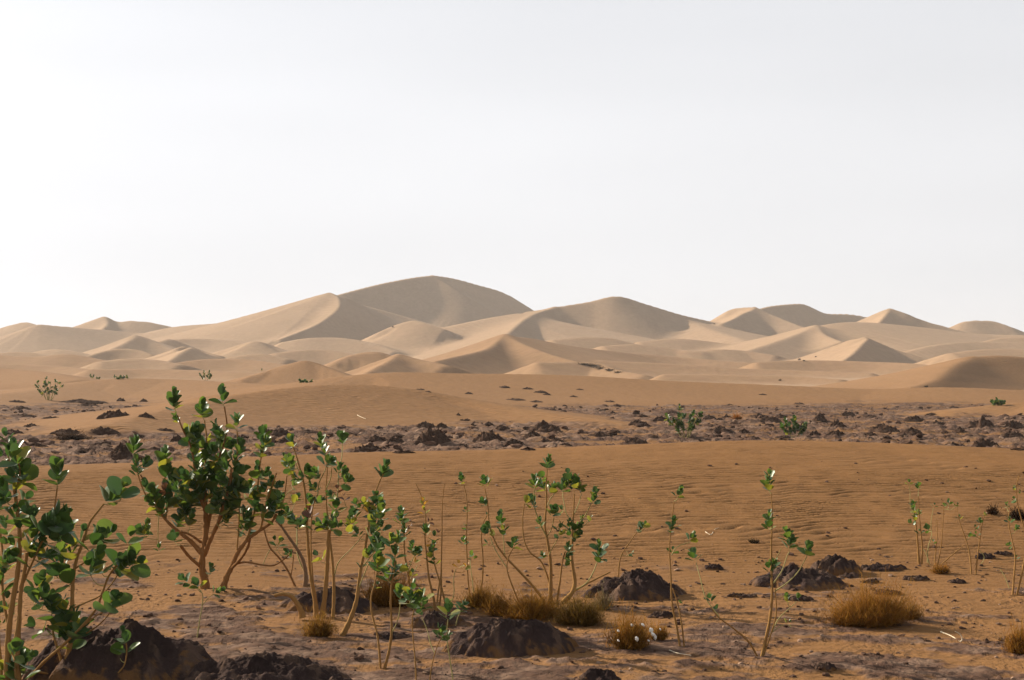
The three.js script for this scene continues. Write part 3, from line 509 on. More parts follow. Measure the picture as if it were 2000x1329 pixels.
shrub('leafy_shrub', 'shrub with one thick bent stem and an arched leafy top beside the yellow-stemmed shrub', null, [670, 1240], 0.12, [
  [[[668, 1242], [684, 1212], [696, 1172], [701, 1145], [706, 1110], [711, 1075], [718, 1040], [724, 1005], [732, 968], [742, 940], [749, 926]], 6.5, 1.5, 0.1, 1],
  [[[706, 1110], [722, 1090], [735, 1072], [740, 1055]], 2, 1.1, -0.15], [[[718, 1035], [722, 1000], [716, 985], [704, 985], [692, 998], [686, 1020]], 2, 1.2, 0.2], [[[700, 1150], [712, 1120], [722, 1100], [738, 1088]], 1.6, 1, -0.2],
], [[750, 918, 9, 1.05], [736, 975, 7, 0.9], [744, 990, 7], [730, 985, 6, 0.9], [726, 1002, 6], [742, 1008, 7], [734, 1022, 7], [744, 1028, 5, 0.9], [728, 1040, 6, 0.9], [730, 1056, 6, 0.9], [738, 1064, 6, 0.9], [724, 1075, 5, 0.85], [714, 984, 6, 0.8], [700, 988, 6, 0.8], [691, 1002, 6, 0.85], [686, 1018, 6, 0.85], [684, 1034, 4, 0.8], [697, 1040, 6, 0.75], [720, 1000, 2, 0.9, 'y'], [741, 1072, 6, 0.85], [716, 1085, 5, 0.65], [704, 1108, 2, 0.8]]);
shrub('slender_shrub', 'two-stemmed slender shrub rooted in bare grey mud beside a thin shadow line', null, [746, 1306], 0.105, [
  [[[743, 1310], [740, 1275], [737, 1240], [729, 1212], [724, 1190], [725, 1165], [731, 1140], [737, 1115], [739, 1095], [742, 1078]], 3.2, 1.5, 0.1, 1], [[[750, 1310], [759, 1270], [764, 1230], [764, 1185], [766, 1140], [769, 1112], [772, 1085], [775, 1055]], 4.2, 1.4, -0.1, 1], [[[764, 1240], [776, 1210], [782, 1180], [782, 1168]], 1.6, 1, -0.25],
], [[740, 1102, 8, 1.15], [741, 1064, 5, 0.95], [735, 1145, 3, 0.6], [769, 1108, 6, 0.95], [756, 1125, 6, 0.95], [772, 1080, 6, 0.9], [778, 1052, 5, 0.85], [764, 1058, 6, 0.95], [786, 1112, 4, 0.85], [781, 1160, 7, 1.05], [770, 1130, 4, 0.85]]);
shrub('slender_shrub', 'slender yellow-stemmed shrub rising out of the wide brown brush', null, [800, 1172], 0.11, [
  [[[806, 1178], [800, 1150], [796, 1120], [791, 1080], [788, 1050], [787, 1020]], 3.6, 1.4, 0.1, 1], [[[796, 1120], [804, 1098], [810, 1085]], 1.6, 1, -0.1], [[[798, 1140], [808, 1120], [815, 1105]], 1.4, 0.9, 0.15],
], [[784, 1002, 6, 0.85], [782, 1015, 6, 0.9], [790, 1038, 7, 0.95], [800, 1030, 3, 0.6, 'd'], [805, 1072, 6, 0.95], [814, 1080, 6, 0.95], [811, 1098, 2, 0.9, 'y'], [804, 1122, 4, 0.7], [775, 1055, 6, 0.85]]);
shrub('slender_shrub', 'shrub of half-bare tan stems with yellowed leaves at one tip', null, [852, 1192], 0.11, [
  [[[850, 1198], [846, 1170], [838, 1130], [834, 1085], [831, 1050], [830, 1020], [828, 990], [822, 965], [812, 945]], 3.4, 0.8, 0.1, 1], [[[856, 1198], [860, 1160], [862, 1100], [863, 1040], [864, 985], [868, 945]], 3, 0.7, -0.1, 1], [[[872, 1190], [866, 1165], [858, 1135], [850, 1105], [846, 1080], [848, 1060]], 2.8, 1.3, 0.15, 1], [[[862, 1120], [858, 1150], [852, 1195]], 2.6, 2.2, -0.05, 1],
], [[831, 1036, 8, 0.85], [828, 1000, 4, 0.7, 'y'], [827, 982, 3, 0.7, 'y'], [840, 1018, 3, 0.55, 'd'], [848, 1052, 4, 0.95], [845, 1068, 6, 0.85], [836, 1064, 3, 0.7, 'y'], [840, 1086, 6, 0.9], [848, 1098, 4, 0.7], [856, 1040, 1, 0.6, 'd']]);
shrub('slender_shrub', 'nearly bare thin stem with drooping yellow leaves', null, [882, 1184], 0.1, [[[[880, 1186], [886, 1160], [887, 1130], [890, 1112]], 1.6, 1, 0]], [[895, 1104, 4, 0.8, 'y'], [908, 1112, 2, 0.8, 'y'], [884, 1118, 2, 0.5, 'd']]);
shrub('slender_shrub', 'tall slender shrub with evenly spaced leaf tufts up one thin stem', null, [920, 1172], 0.095, [
  [[[920, 1178], [916, 1140], [912, 1100], [911, 1050], [913, 1005], [911, 970], [906, 948]], 2.6, 1, 0.1, 1], [[[926, 1176], [922, 1140], [918, 1110], [918, 1095]], 1.6, 0.9, 0.2],
], [[902, 936, 8, 1], [909, 995, 5, 0.75], [907, 1031, 3, 0.7], [905, 1056, 6, 0.85], [922, 1086, 5, 0.8], [910, 1106, 2, 0.7, 'y']]);
shrub('slender_shrub', 'bare upright tan stem bending over at the top between tufted stems', null, [938, 1170], 0.09, [[[[936, 1172], [942, 1130], [942, 1090], [939, 1050], [943, 1022], [951, 1008]], 2.8, 1.3, 0.05, 1]], [[952, 1006, 2, 0.5]]);
shrub('leafy_shrub', 'wide open shrub with many spreading stems rising from the row of brown tufts', null, [1075, 1190], 0.115, [
  [[[1072, 1195], [1052, 1158], [1012, 1112], [986, 1088], [966, 1056], [956, 1020], [952, 985], [947, 955]], 4.4, 1.1, 0.25, 1],
  [[[1020, 1190], [1003, 1148], [990, 1108], [996, 1085], [1003, 1070]], 3, 1.2, 0.1, 1], [[[990, 1110], [968, 1075], [957, 1050]], 1.5, 1, 0.2], [[[986, 1088], [984, 1060], [982, 1040]], 1.4, 1, 0.15],
  [[[1074, 1195], [1075, 1140], [1074, 1095], [1068, 1055], [1064, 1030], [1066, 985], [1068, 945], [1069, 915]], 6, 1.2, 0.05, 1], [[[1078, 1160], [1068, 1120], [1056, 1096], [1036, 1078], [1025, 1058], [1021, 1020], [1024, 985]], 3.2, 1.2, 0.3, 1],
  [[[1066, 1045], [1058, 1030], [1048, 1010], [1042, 980], [1044, 955]], 2, 1, -0.15], [[[1068, 1050], [1078, 1032], [1082, 1012]], 1.6, 1, -0.2], [[[1066, 1000], [1074, 975], [1086, 962]], 1.4, 0.9, 0.15], [[[1072, 1085], [1082, 1066], [1090, 1052]], 1.5, 0.9, -0.25],
  [[[1086, 1192], [1092, 1140], [1098, 1100], [1104, 1078]], 3.2, 1.6, -0.2, 1], [[[1100, 1178], [1118, 1156], [1122, 1140], [1117, 1095], [1118, 1050], [1119, 1010], [1122, 965]], 6.4, 1.2, 0.15, 1],
  [[[1119, 1020], [1108, 1005], [1102, 985], [1099, 968]], 1.6, 1, 0.3], [[[1119, 1010], [1130, 985], [1136, 965]], 1.4, 0.9, 0.25], [[[1124, 1030], [1142, 1008], [1154, 985]], 1.8, 1, -0.1], [[[1122, 1040], [1140, 1028], [1150, 1018]], 1.4, 0.8, 0.1],
  [[[1118, 1156], [1145, 1140], [1158, 1118], [1166, 1100]], 2.2, 1.2, 0.2], [[[1116, 1158], [1150, 1138], [1192, 1118]], 3.2, 1.8, 0.3],
], [[947, 942, 7, 0.9], [945, 981, 6, 0.75], [952, 1033, 7, 0.95], [978, 1012, 8, 1], [982, 1036, 7, 0.9], [1004, 1062, 6, 1], [952, 1062, 2, 0.6], [1070, 904, 6, 1.05], [1044, 942, 8, 1], [1058, 948, 8, 1], [1058, 930, 5, 0.8], [1032, 976, 8, 0.95], [1042, 982, 5, 0.9], [1078, 955, 6, 0.85], [1055, 1022, 7, 0.85], [1080, 1000, 7, 0.9], [1097, 994, 4, 0.7], [1094, 1030, 5, 0.95], [1092, 1042, 3, 0.9], [1060, 1086, 5, 0.55], [1100, 948, 8, 1.05], [1112, 942, 6, 0.95], [1110, 930, 5, 0.95], [1126, 942, 8, 1.05], [1132, 950, 5, 0.9], [1136, 958, 3, 0.5], [1162, 962, 7, 0.95], [1160, 976, 6, 0.85], [1136, 1016, 5, 0.65], [1152, 1014, 4, 0.7], [1112, 1025, 6, 0.9], [1128, 1030, 7, 0.95], [1126, 1046, 6, 0.9], [1112, 1045, 5, 0.85], [1110, 1070, 6, 0.85], [1108, 1086, 6, 0.85], [1107, 1102, 4, 0.8], [1122, 1062, 3, 0.7], [1170, 1066, 6, 0.95], [1170, 1084, 6, 1], [1172, 1094, 4, 0.85]], { spread: 0.6, depth: 15.9 });
shrub('slender_shrub', 'small leaning shoot growing on top of the grey layered mud hump', null, [1208, 1112], 0.1, [[[[1207, 1118], [1213, 1090], [1228, 1062], [1244, 1040]], 2.4, 1.2, 0.05]], [[1250, 1032, 6, 1.05], [1258, 1026, 3, 0.85], [1231, 1083, 4, 0.8]], { depth: 16.9 });
shrub('slender_shrub', 'tall slender shrub with a dark lower stem standing on open orange sand', null, [1329, 1262], 0.1, [
  [[[1329, 1266], [1323, 1225], [1314, 1180], [1310, 1120], [1309, 1070], [1312, 1025], [1317, 980]], 3.6, 1.1, 0.05, 1], [[[1337, 1266], [1332, 1215], [1322, 1175], [1314, 1150]], 2.4, 1.6, -0.1, 1], [[[1312, 1085], [1322, 1070], [1338, 1062]], 1.5, 1, 0.15],
], [[1326, 963, 6, 0.9], [1316, 1022, 6, 0.8], [1311, 1034, 5, 0.75], [1351, 1050, 6, 0.75], [1314, 1076, 4, 0.6], [1330, 1178, 2, 0.5]]);
shrub('slender_shrub', 'tallest slender shrub in open sand, V-shaped with a long low side branch', null, [1488, 1284], 0.1, [
  [[[1487, 1288], [1496, 1250], [1504, 1210], [1508, 1165], [1507, 1110], [1508, 1060], [1509, 1010], [1507, 965]], 5, 1.3, 0.05, 1], [[[1480, 1284], [1462, 1255], [1432, 1228], [1405, 1205], [1388, 1186]], 3.4, 1.3, -0.15, 1], [[[1405, 1205], [1380, 1170], [1368, 1130], [1360, 1100]], 1.8, 1, 0.15],
  [[[1492, 1280], [1505, 1240], [1516, 1200], [1514, 1150]], 2.4, 1.6, -0.1], [[[1511, 1140], [1528, 1115], [1538, 1085]], 1.8, 1.1, 0.1], [[[1513, 1156], [1540, 1138], [1560, 1118], [1574, 1092]], 2, 1.1, -0.15], [[[1508, 1235], [1522, 1210], [1540, 1192], [1556, 1176]], 1.6, 0.9, 0.2], [[[1510, 1100], [1520, 1085], [1526, 1072]], 1.4, 0.9, -0.1], [[[1506, 1238], [1520, 1228], [1532, 1220]], 1.2, 0.8, 0],
], [[1500, 945, 9, 1], [1503, 932, 5, 0.9], [1503, 1008, 6, 0.8], [1502, 1026, 6, 0.75], [1540, 1048, 6, 0.9], [1544, 1062, 7, 0.95], [1536, 1042, 4, 0.8], [1578, 1072, 8, 0.95], [1502, 1108, 5, 0.95], [1512, 1104, 6, 0.8], [1510, 1122, 4, 0.7], [1538, 1170, 5, 0.7], [1560, 1167, 4, 0.55], [1387, 1168, 5, 0.75], [1355, 1086, 7, 0.9], [1540, 1216, 3, 0.5], [1399, 1190, 2, 0.5]]);
shrub('slender_shrub', 'yellow-stemmed shrub with leaves bunched at the top above a brown tuft and dry stalks', null, [1796, 1104], 0.1, [
  [[[1796, 1108], [1795, 1080], [1791, 1050], [1788, 1022], [1786, 1000]], 3.6, 1.4, 0.05, 1], [[[1800, 1108], [1802, 1075], [1799, 1040], [1797, 1010], [1794, 970]], 2.8, 0.9, -0.1, 1], [[[1789, 1020], [1780, 990], [1778, 960]], 1, 0.6, 0.1], [[[1818, 1104], [1808, 1080], [1800, 1068]], 1.4, 0.9, 0.1],
  [[[1812, 1100], [1814, 1070], [1820, 1045], [1818, 1020], [1824, 992]], 1.4, 0.6, 0.2], [[[1826, 1104], [1828, 1070], [1831, 1040], [1830, 1015]], 1.8, 0.8, 0.1, 1], [[[1832, 1104], [1838, 1070], [1841, 1040], [1844, 990]], 1.8, 0.6, -0.1, 1], [[[1836, 1106], [1860, 1085], [1884, 1065]], 1.8, 0.9, 0.15, 1],
], [[1776, 944, 4, 0.6], [1794, 950, 5, 0.75], [1784, 986, 6, 0.85], [1786, 998, 5, 0.7], [1794, 1002, 5, 0.75], [1788, 1012, 5, 0.75], [1781, 1020, 4, 0.75], [1796, 1040, 4, 0.6], [1812, 1032, 6, 0.75], [1825, 988, 4, 0.45], [1844, 988, 3, 0.4], [1853, 982, 5, 0.65], [1868, 987, 4, 0.6], [1823, 1060, 4, 0.5]]);
shrub('slender_shrub', 'sparse thin shrub with a pale twisted twig at its foot', null, [1902, 1122], 0.1, [
  [[[1898, 1126], [1896, 1095], [1891, 1070], [1882, 1040], [1874, 1012], [1870, 990]], 2.4, 0.8, 0.1, 1], [[[1906, 1126], [1911, 1085], [1915, 1050], [1919, 1020], [1924, 1005]], 2.2, 0.9, -0.1, 1], [[[1913, 1075], [1921, 1085], [1922, 1095], [1917, 1102]], 1.2, 0.9, -0.1],
], [[1914, 1018, 5, 0.6], [1908, 1031, 4, 0.6], [1908, 1044, 4, 0.65], [1894, 1046, 4, 0.6], [1875, 1012, 4, 0.55], [1924, 1006, 3, 0.5]]);
shrub('slender_shrub', 'slender shrub with curving pale upper stem near the two dark dead tufts', null, [1980, 1162], 0.1, [
  [[[1978, 1166], [1981, 1125], [1984, 1085], [1978, 1055], [1972, 1025], [1971, 1000]], 2.8, 1, 0.1, 1], [[[1986, 1166], [1996, 1125], [2004, 1085], [2006, 1050], [1996, 1018], [1988, 985], [1987, 950], [1991, 930]], 2.8, 0.9, -0.1, 1], [[[1972, 1150], [1962, 1128], [1954, 1112]], 1.2, 0.8, 0.1],
], [[1967, 988, 5, 0.6], [1982, 978, 5, 0.65], [1982, 955, 3, 0.5], [1972, 1017, 5, 0.6], [1985, 1033, 5, 0.65], [1973, 1065, 5, 0.6], [1986, 1090, 3, 0.5], [1992, 962, 3, 0.4]]);
shrub('seedling', 'young thin shoot with three separate leaf tufts in front of the round-crowned bush', null, [384, 1246], 0.11, [[[[384, 1250], [389, 1215], [396, 1180], [394, 1160], [388, 1150]], 1.9, 1.1, 0], [[[396, 1182], [405, 1170], [416, 1162]], 1.2, 0.8, -0.1], [[[392, 1158], [380, 1146], [370, 1142]], 1.2, 0.8, 0.1]], [[358, 1132, 5, 0.85], [368, 1138, 4, 0.9], [384, 1142, 7, 0.85], [425, 1156, 6, 0.85]]);
shrub('seedling', 'green-topped shoot on a thin straight stem at the edge of the bare grey mud', null, [812, 1340], 0.1, [[[[813, 1345], [810, 1290], [806, 1245], [806, 1210], [808, 1192]], 2.3, 1.2, 0.05]], [[806, 1150, 5, 1], [800, 1168, 6, 1.05], [812, 1176, 7, 1.05], [824, 1164, 5, 1], [826, 1180, 5, 1], [818, 1192, 3, 0.9]]);
shrub('seedling', 'forked thin-stemmed seedling among small clods on bare grey mud', null, [838, 1340], 0.095, [[[[838, 1345], [842, 1310], [849, 1280], [855, 1258], [862, 1246]], 2.3, 1.2, -0.05, 1], [[[850, 1278], [842, 1258], [834, 1232], [824, 1206]], 1.3, 0.9, 0.15]], [[862, 1238, 6, 0.95], [856, 1232, 3, 0.8], [870, 1246, 3, 0.8]]);
shrub('seedling', 'lone seedling with one tuft of large leaves on a curved stem by the cone-shaped hump', null, [886, 1340], 0.105, [[[[887, 1345], [881, 1300], [875, 1265], [873, 1235], [875, 1210]], 2.1, 1.2, 0.05]], [[875, 1190, 5, 1.1], [876, 1202, 4, 0.95]]);
shrub('seedling', 'short seedling at the edge of a small dark mud hump', null, [890, 1222], 0.095, [[[[889, 1226], [894, 1208], [899, 1196]], 1.8, 1.1, 0]], [[906, 1182, 5, 0.95], [899, 1190, 4, 0.85]]);

// shrubs on the dry river bed and on the dunes, seen small
function farShrub(label, group, px, py, w, h, n, leafLen, cat) {
  const stems = [], ros = [];
  for (let i = 0; i < n; i++) {
    const a = (n > 1 ? i / (n - 1) - 0.5 : 0) + rr(-0.12, 0.12), top = h * rr(0.62, 1) * (1 - 0.5 * Math.abs(a)), x1 = px + a * w;
    stems.push([[[px + a * w * 0.2, py + 1], [px + a * w * 0.55, py - top * 0.5], [x1, py - top + 2]], 0.016 * h, 0.01 * h, rr(-0.4, 0.4), 2]);
    for (let k = 0; k < 3; k++) { const t = 0.45 + 0.27 * k; ros.push([lerp(px + a * w * 0.2, x1, t) + rr(-1, 1) * w * 0.06, py - top * t, 10, rr(0.8, 1.1)]); }
  }
  return shrub('leafy_shrub', label, group, [px, py], leafLen, stems, ros, { cat });
}
farShrub('pale green shrub rooted among clods, the widest one on the dry river bed', null, 95, 782, 52, 48, 9, 0.27);
farShrub('bright green upright shrub, the tallest one on the dry river bed', null, 1340, 856, 62, 66, 8, 0.24);
farShrub('small bright green shrub among dark clods on the dry river bed', null, 1553, 856, 46, 44, 6, 0.24);
farShrub('tiny dark green shrub perched on the smooth sand below the far dunes', 'tiny shrubs scattered on the sand below the far dunes', 402, 744, 20, 22, 4, 0.3);
for (const [x, y, w, h, n] of [[179, 740, 6, 10, 2], [191, 741, 6, 5, 2], [223, 740, 5, 7, 1], [231, 741, 6, 6, 2], [238, 740, 6, 7, 2], [248, 740, 5, 6, 1], [511, 726, 5, 6, 1], [590, 748, 8, 8, 2], [603, 748, 10, 5, 2], [1951, 792, 20, 11, 4]])
  farShrub('tiny dark green shrub perched on the smooth sand below the far dunes', 'tiny shrubs scattered on the sand below the far dunes', x, y, w, h, n, 0.3);

// ---------------------------------------------------------------- dry brush
const BRUSH = new THREE.MeshPhysicalMaterial({ vertexColors: true, roughness: 1, transmission: 0.45, thickness: 0, specularIntensity: 0, side: THREE.DoubleSide });
const WOOD = std({ color: rgb(0.10, 0.055, 0.025), map: rep(grainTex, 0.2) });
function brush(name, label, group, px, py, w, h, n, tone = [0.33, 0.15, 0.03], thick = 0.0028, lean = 0) {
  const p0 = groundHit(px, py), D = -p0.z, s = D / F, rx = w * s / 2, ry = h * s, root = new THREE.Group(), cz = -rx * 0.35;
  root.position.set(p0.x, groundY(p0.x, p0.z + cz), p0.z + cz);
  const pos = [], col = [], idx = [], v = new THREE.Vector3(), side = new THREE.Vector3();
  const blade = (a, b, c, wd, k) => {
    side.set(rr(-1, 1), rr(-0.3, 0.3), rr(-1, 1)).normalize();
    const i0 = pos.length / 3, q = [a, b, c];
    q.forEach((p, i) => { const ww = wd * (1 - 0.4 * i); if (i < 2) { pos.push(p[0] - side.x * ww, p[1], p[2] - side.z * ww, p[0] + side.x * ww, p[1], p[2] + side.z * ww); col.push(...k, ...k); } else { pos.push(...p); col.push(...k); } });
    idx.push(i0, i0 + 1, i0 + 2, i0 + 1, i0 + 3, i0 + 2, i0 + 2, i0 + 3, i0 + 4);
  };
  const lobes = [...Array(5).keys()].map(i => [rr(-0.55, 0.55) * rx * (i ? 1 : 0.2), rr(-0.4, 0.4) * rx * 0.7, i ? rr(0.45, 0.8) : 0.98, i ? rr(0.4, 0.85) : 0.95]);
  for (let i = 0; i < n * 0.75; i++) {
    const lo = lobes[Math.floor(Math.pow(rnd(), 1.4) * 5)], az = rnd() * 6.283, el = Math.acos(Math.pow(rnd(), 0.95)), env = 0.35 + 0.65 * Math.pow(rnd(), 0.6);
    const lump = (rnd() < 0.3 ? rr(1.0, 1.55) : rr(0.75, 1)) + 0.42 * N2(az * 1.4 + px, el * 2.6);
    const ex = lo[0] + Math.sin(el) * Math.cos(az) * rx * lo[2] * env * lump + lean * ry * Math.cos(el), ez = lo[1] + Math.sin(el) * Math.sin(az) * rx * 0.8 * lo[2] * env * lump, ey = (Math.cos(el) * 0.95 + 0.05) * ry * lo[3] * env * lump;
    const b = rr(0.0, 0.35), kk = rr(0.4, 1.15), k = [tone[0] * kk, tone[1] * kk * rr(0.9, 1.15), tone[2] * kk];
    const bend = rr(-0.05, 0.2) * ry, ox = lo[0] * 0.8, oz = lo[1] * 0.8, A = [lerp(ox, ex, b), ey * b * 0.3 - 0.01, lerp(oz, ez, b)], B = [lerp(A[0], ex, 0.55), ey * 0.5 + bend * 0.4, lerp(A[2], ez, 0.55)], C = [ex, ey, ez];
    blade(A, B, C, thick * rr(0.7, 1.3), k);
    for (let q = 0; q < 2; q++) { const t = rr(0.4, 0.95), o = [lerp(B[0], C[0], t), lerp(B[1], C[1], t), lerp(B[2], C[2], t)], e = [o[0] + rr(-0.24, 0.24) * rx, o[1] + rr(-0.08, 0.24) * ry, o[2] + rr(-0.24, 0.24) * rx]; blade(o, [(o[0] + e[0]) / 2, (o[1] + e[1]) / 2 + 0.01, (o[2] + e[2]) / 2], e, thick * 0.75, k); }
  }
  const g = new THREE.BufferGeometry();
  g.setAttribute('position', new THREE.Float32BufferAttribute(pos, 3)); g.setAttribute('color', new THREE.Float32BufferAttribute(col, 3)); g.setIndex(idx); g.computeVertexNormals();
  const m = new THREE.Mesh(g, BRUSH); m.name = 'twigs'; m.userData.kind = 'stuff'; m.castShadow = m.receiveShadow = true; root.add(m);
  const st = []; for (let i = 0; i < 7; i++) { const a = i * 0.9, q = new THREE.Vector3(Math.cos(a) * rx * 0.5, ry * rr(0.3, 0.6), Math.sin(a) * rx * 0.4); st.push(stemGeo([new THREE.Vector3(0, -0.03, 0), q.clone().multiplyScalar(0.5).setY(q.y * 0.35), q], 0.007, 0.003)); }
  const wd = new THREE.Mesh(mergeGeometries(st), WOOD); wd.name = 'woody_base'; wd.castShadow = wd.receiveShadow = true; root.add(wd);
  return addTop(root, name, label, 'dry brush', group);
}
brush('dry_brush', 'widest low brown dry bush alone on the open orange sand', null, 1700, 1226, 176, 86, 6400, undefined, undefined, 0.1);
brush('dry_brush', 'thin straw-coloured dry tuft against the widest brown bush', null, 1775, 1212, 80, 50, 700, [0.34, 0.175, 0.05]);
brush('dry_brush', 'brown dry bush in the shade behind the slender yellow-stemmed shrub', null, 768, 1186, 130, 78, 3600);
brush('dry_brush', 'low dry tuft around the feet of three thick yellow stems', null, 620, 1242, 88, 52, 2200, [0.27, 0.135, 0.03]);
brush('dry_brush', 'golden dry tuft at the outer end of the tuft row behind the cone-shaped mud hump', null, 938, 1190, 76, 48, 2000, [0.34, 0.165, 0.032]);
brush('dry_brush', 'small golden dry tuft, second in the tuft row behind the cone-shaped mud hump', null, 968, 1206, 78, 50, 1800, [0.33, 0.155, 0.03]);
brush('dry_brush', 'broad golden dry tuft around the stems of the wide open shrub', null, 1042, 1212, 130, 62, 3200, [0.34, 0.16, 0.03]);
brush('dry_brush', 'greenish brown dry tuft with a deep shadow between golden tufts', null, 1132, 1226, 112, 62, 2800, [0.2, 0.115, 0.028]);
brush('dry_brush', 'upright golden dry bush with white fluffy seed heads', null, 1228, 1268, 98, 78, 2800, [0.31, 0.145, 0.028]);
brush('dry_brush', 'little golden tuft leaning on the bush with white seed heads', null, 1284, 1252, 46, 36, 900, [0.34, 0.165, 0.038]);
brush('dry_brush', 'pale straw tuft below the grey layered mud hump', null, 1178, 1192, 44, 44, 700, [0.36, 0.26, 0.14]);
brush('dry_brush', 'brown dry bush cut by the picture edge on open sand', null, 1998, 1278, 74, 64, 2200);
brush('dry_brush', 'flat brown tuft at the foot of the yellow-stemmed shrub with dry stalks', null, 1838, 1122, 48, 22, 800);
brush('dry_brush', 'tiny orange dry tuft among dark clods on the dry river bed', null, 1440, 821, 24, 13, 500, [0.36, 0.14, 0.03], 0.02);
brush('dead_bush', 'dark dead tuft on the ripple slope, the upright one', null, 1944, 1006, 30, 20, 600, [0.06, 0.032, 0.018], 0.005);
brush('dead_bush', 'dark dead tuft on the ripple slope, the wide low one', null, 1988, 1018, 44, 26, 800, [0.05, 0.03, 0.018], 0.005);
brush('dead_bush', 'flat dark dead bush lying on the layered crust of the dry river bed', null, 135, 860, 84, 22, 900, [0.055, 0.034, 0.024], 0.016);
brush('dead_bush', 'tiny flat grey tuft on the ripple slope behind the V-shaped shrub', null, 1476, 1064, 28, 9, 300, [0.09, 0.06, 0.035], 0.004);
for (const [x, y, w, h] of [[1138, 714, 30, 5], [1156, 717, 36, 8], [1174, 721, 34, 7], [1190, 725, 32, 6], [1207, 729, 28, 4]]) brush('dead_bush', 'dark scrub tuft on the lee of the low dune below the pyramid dune', 'scrub tufts below the pyramid dune', x, y, w, h, 260, [0.075, 0.045, 0.03], 0.05);
for (const [x, y, w, h] of [[1562, 704, 9, 6], [1571, 706, 7, 4], [1594, 698, 6, 3], [1395, 634, 6, 4], [767, 640, 5, 4], [1810, 757, 9, 5], [1524, 744, 6, 4]]) brush('dead_bush', 'tiny dark tuft alone on a far dune flank', 'tiny tufts on far dune flanks', x, y, w, h, 120, [0.085, 0.055, 0.03], 0.07);
{ // seed heads caught in the bush
  const s = new THREE.IcosahedronGeometry(1, 2), fl = std({ color: rgb(0.72, 0.7, 0.64) });
  const q = s.attributes.position; for (let i = 0; i < q.count; i++) { const k = 1 + 0.35 * N3(q.getX(i) * 3, q.getY(i) * 3, q.getZ(i) * 3); q.setXYZ(i, q.getX(i) * k, q.getY(i) * k * 0.8, q.getZ(i) * k); } s.computeVertexNormals();
  const c = groundHit(1228, 1268), D = -c.z + 0.02;
  for (const [x, y, r] of [[1235, 1222, 3], [1256, 1221, 3], [1208, 1233, 2.5], [1208, 1252, 2.5], [1267, 1252, 2.5], [1272, 1232, 4], [1276, 1240, 4.5], [1280, 1246, 4], [1244, 1249, 4], [1290, 1230, 2]]) { const m = new THREE.Mesh(s, fl); m.position.copy(at(x, y, D - rr(0.0, 0.16))); m.scale.set(0.65 * r * D / F, r * D / F * 1.4, r * D / F); m.rotation.set(rnd(), rnd(), rnd()); addTop(m, 'seed_head', 'white fluffy seed head caught in an upright golden dry bush', 'seed head', 'seed heads in the golden dry bush'); }
}

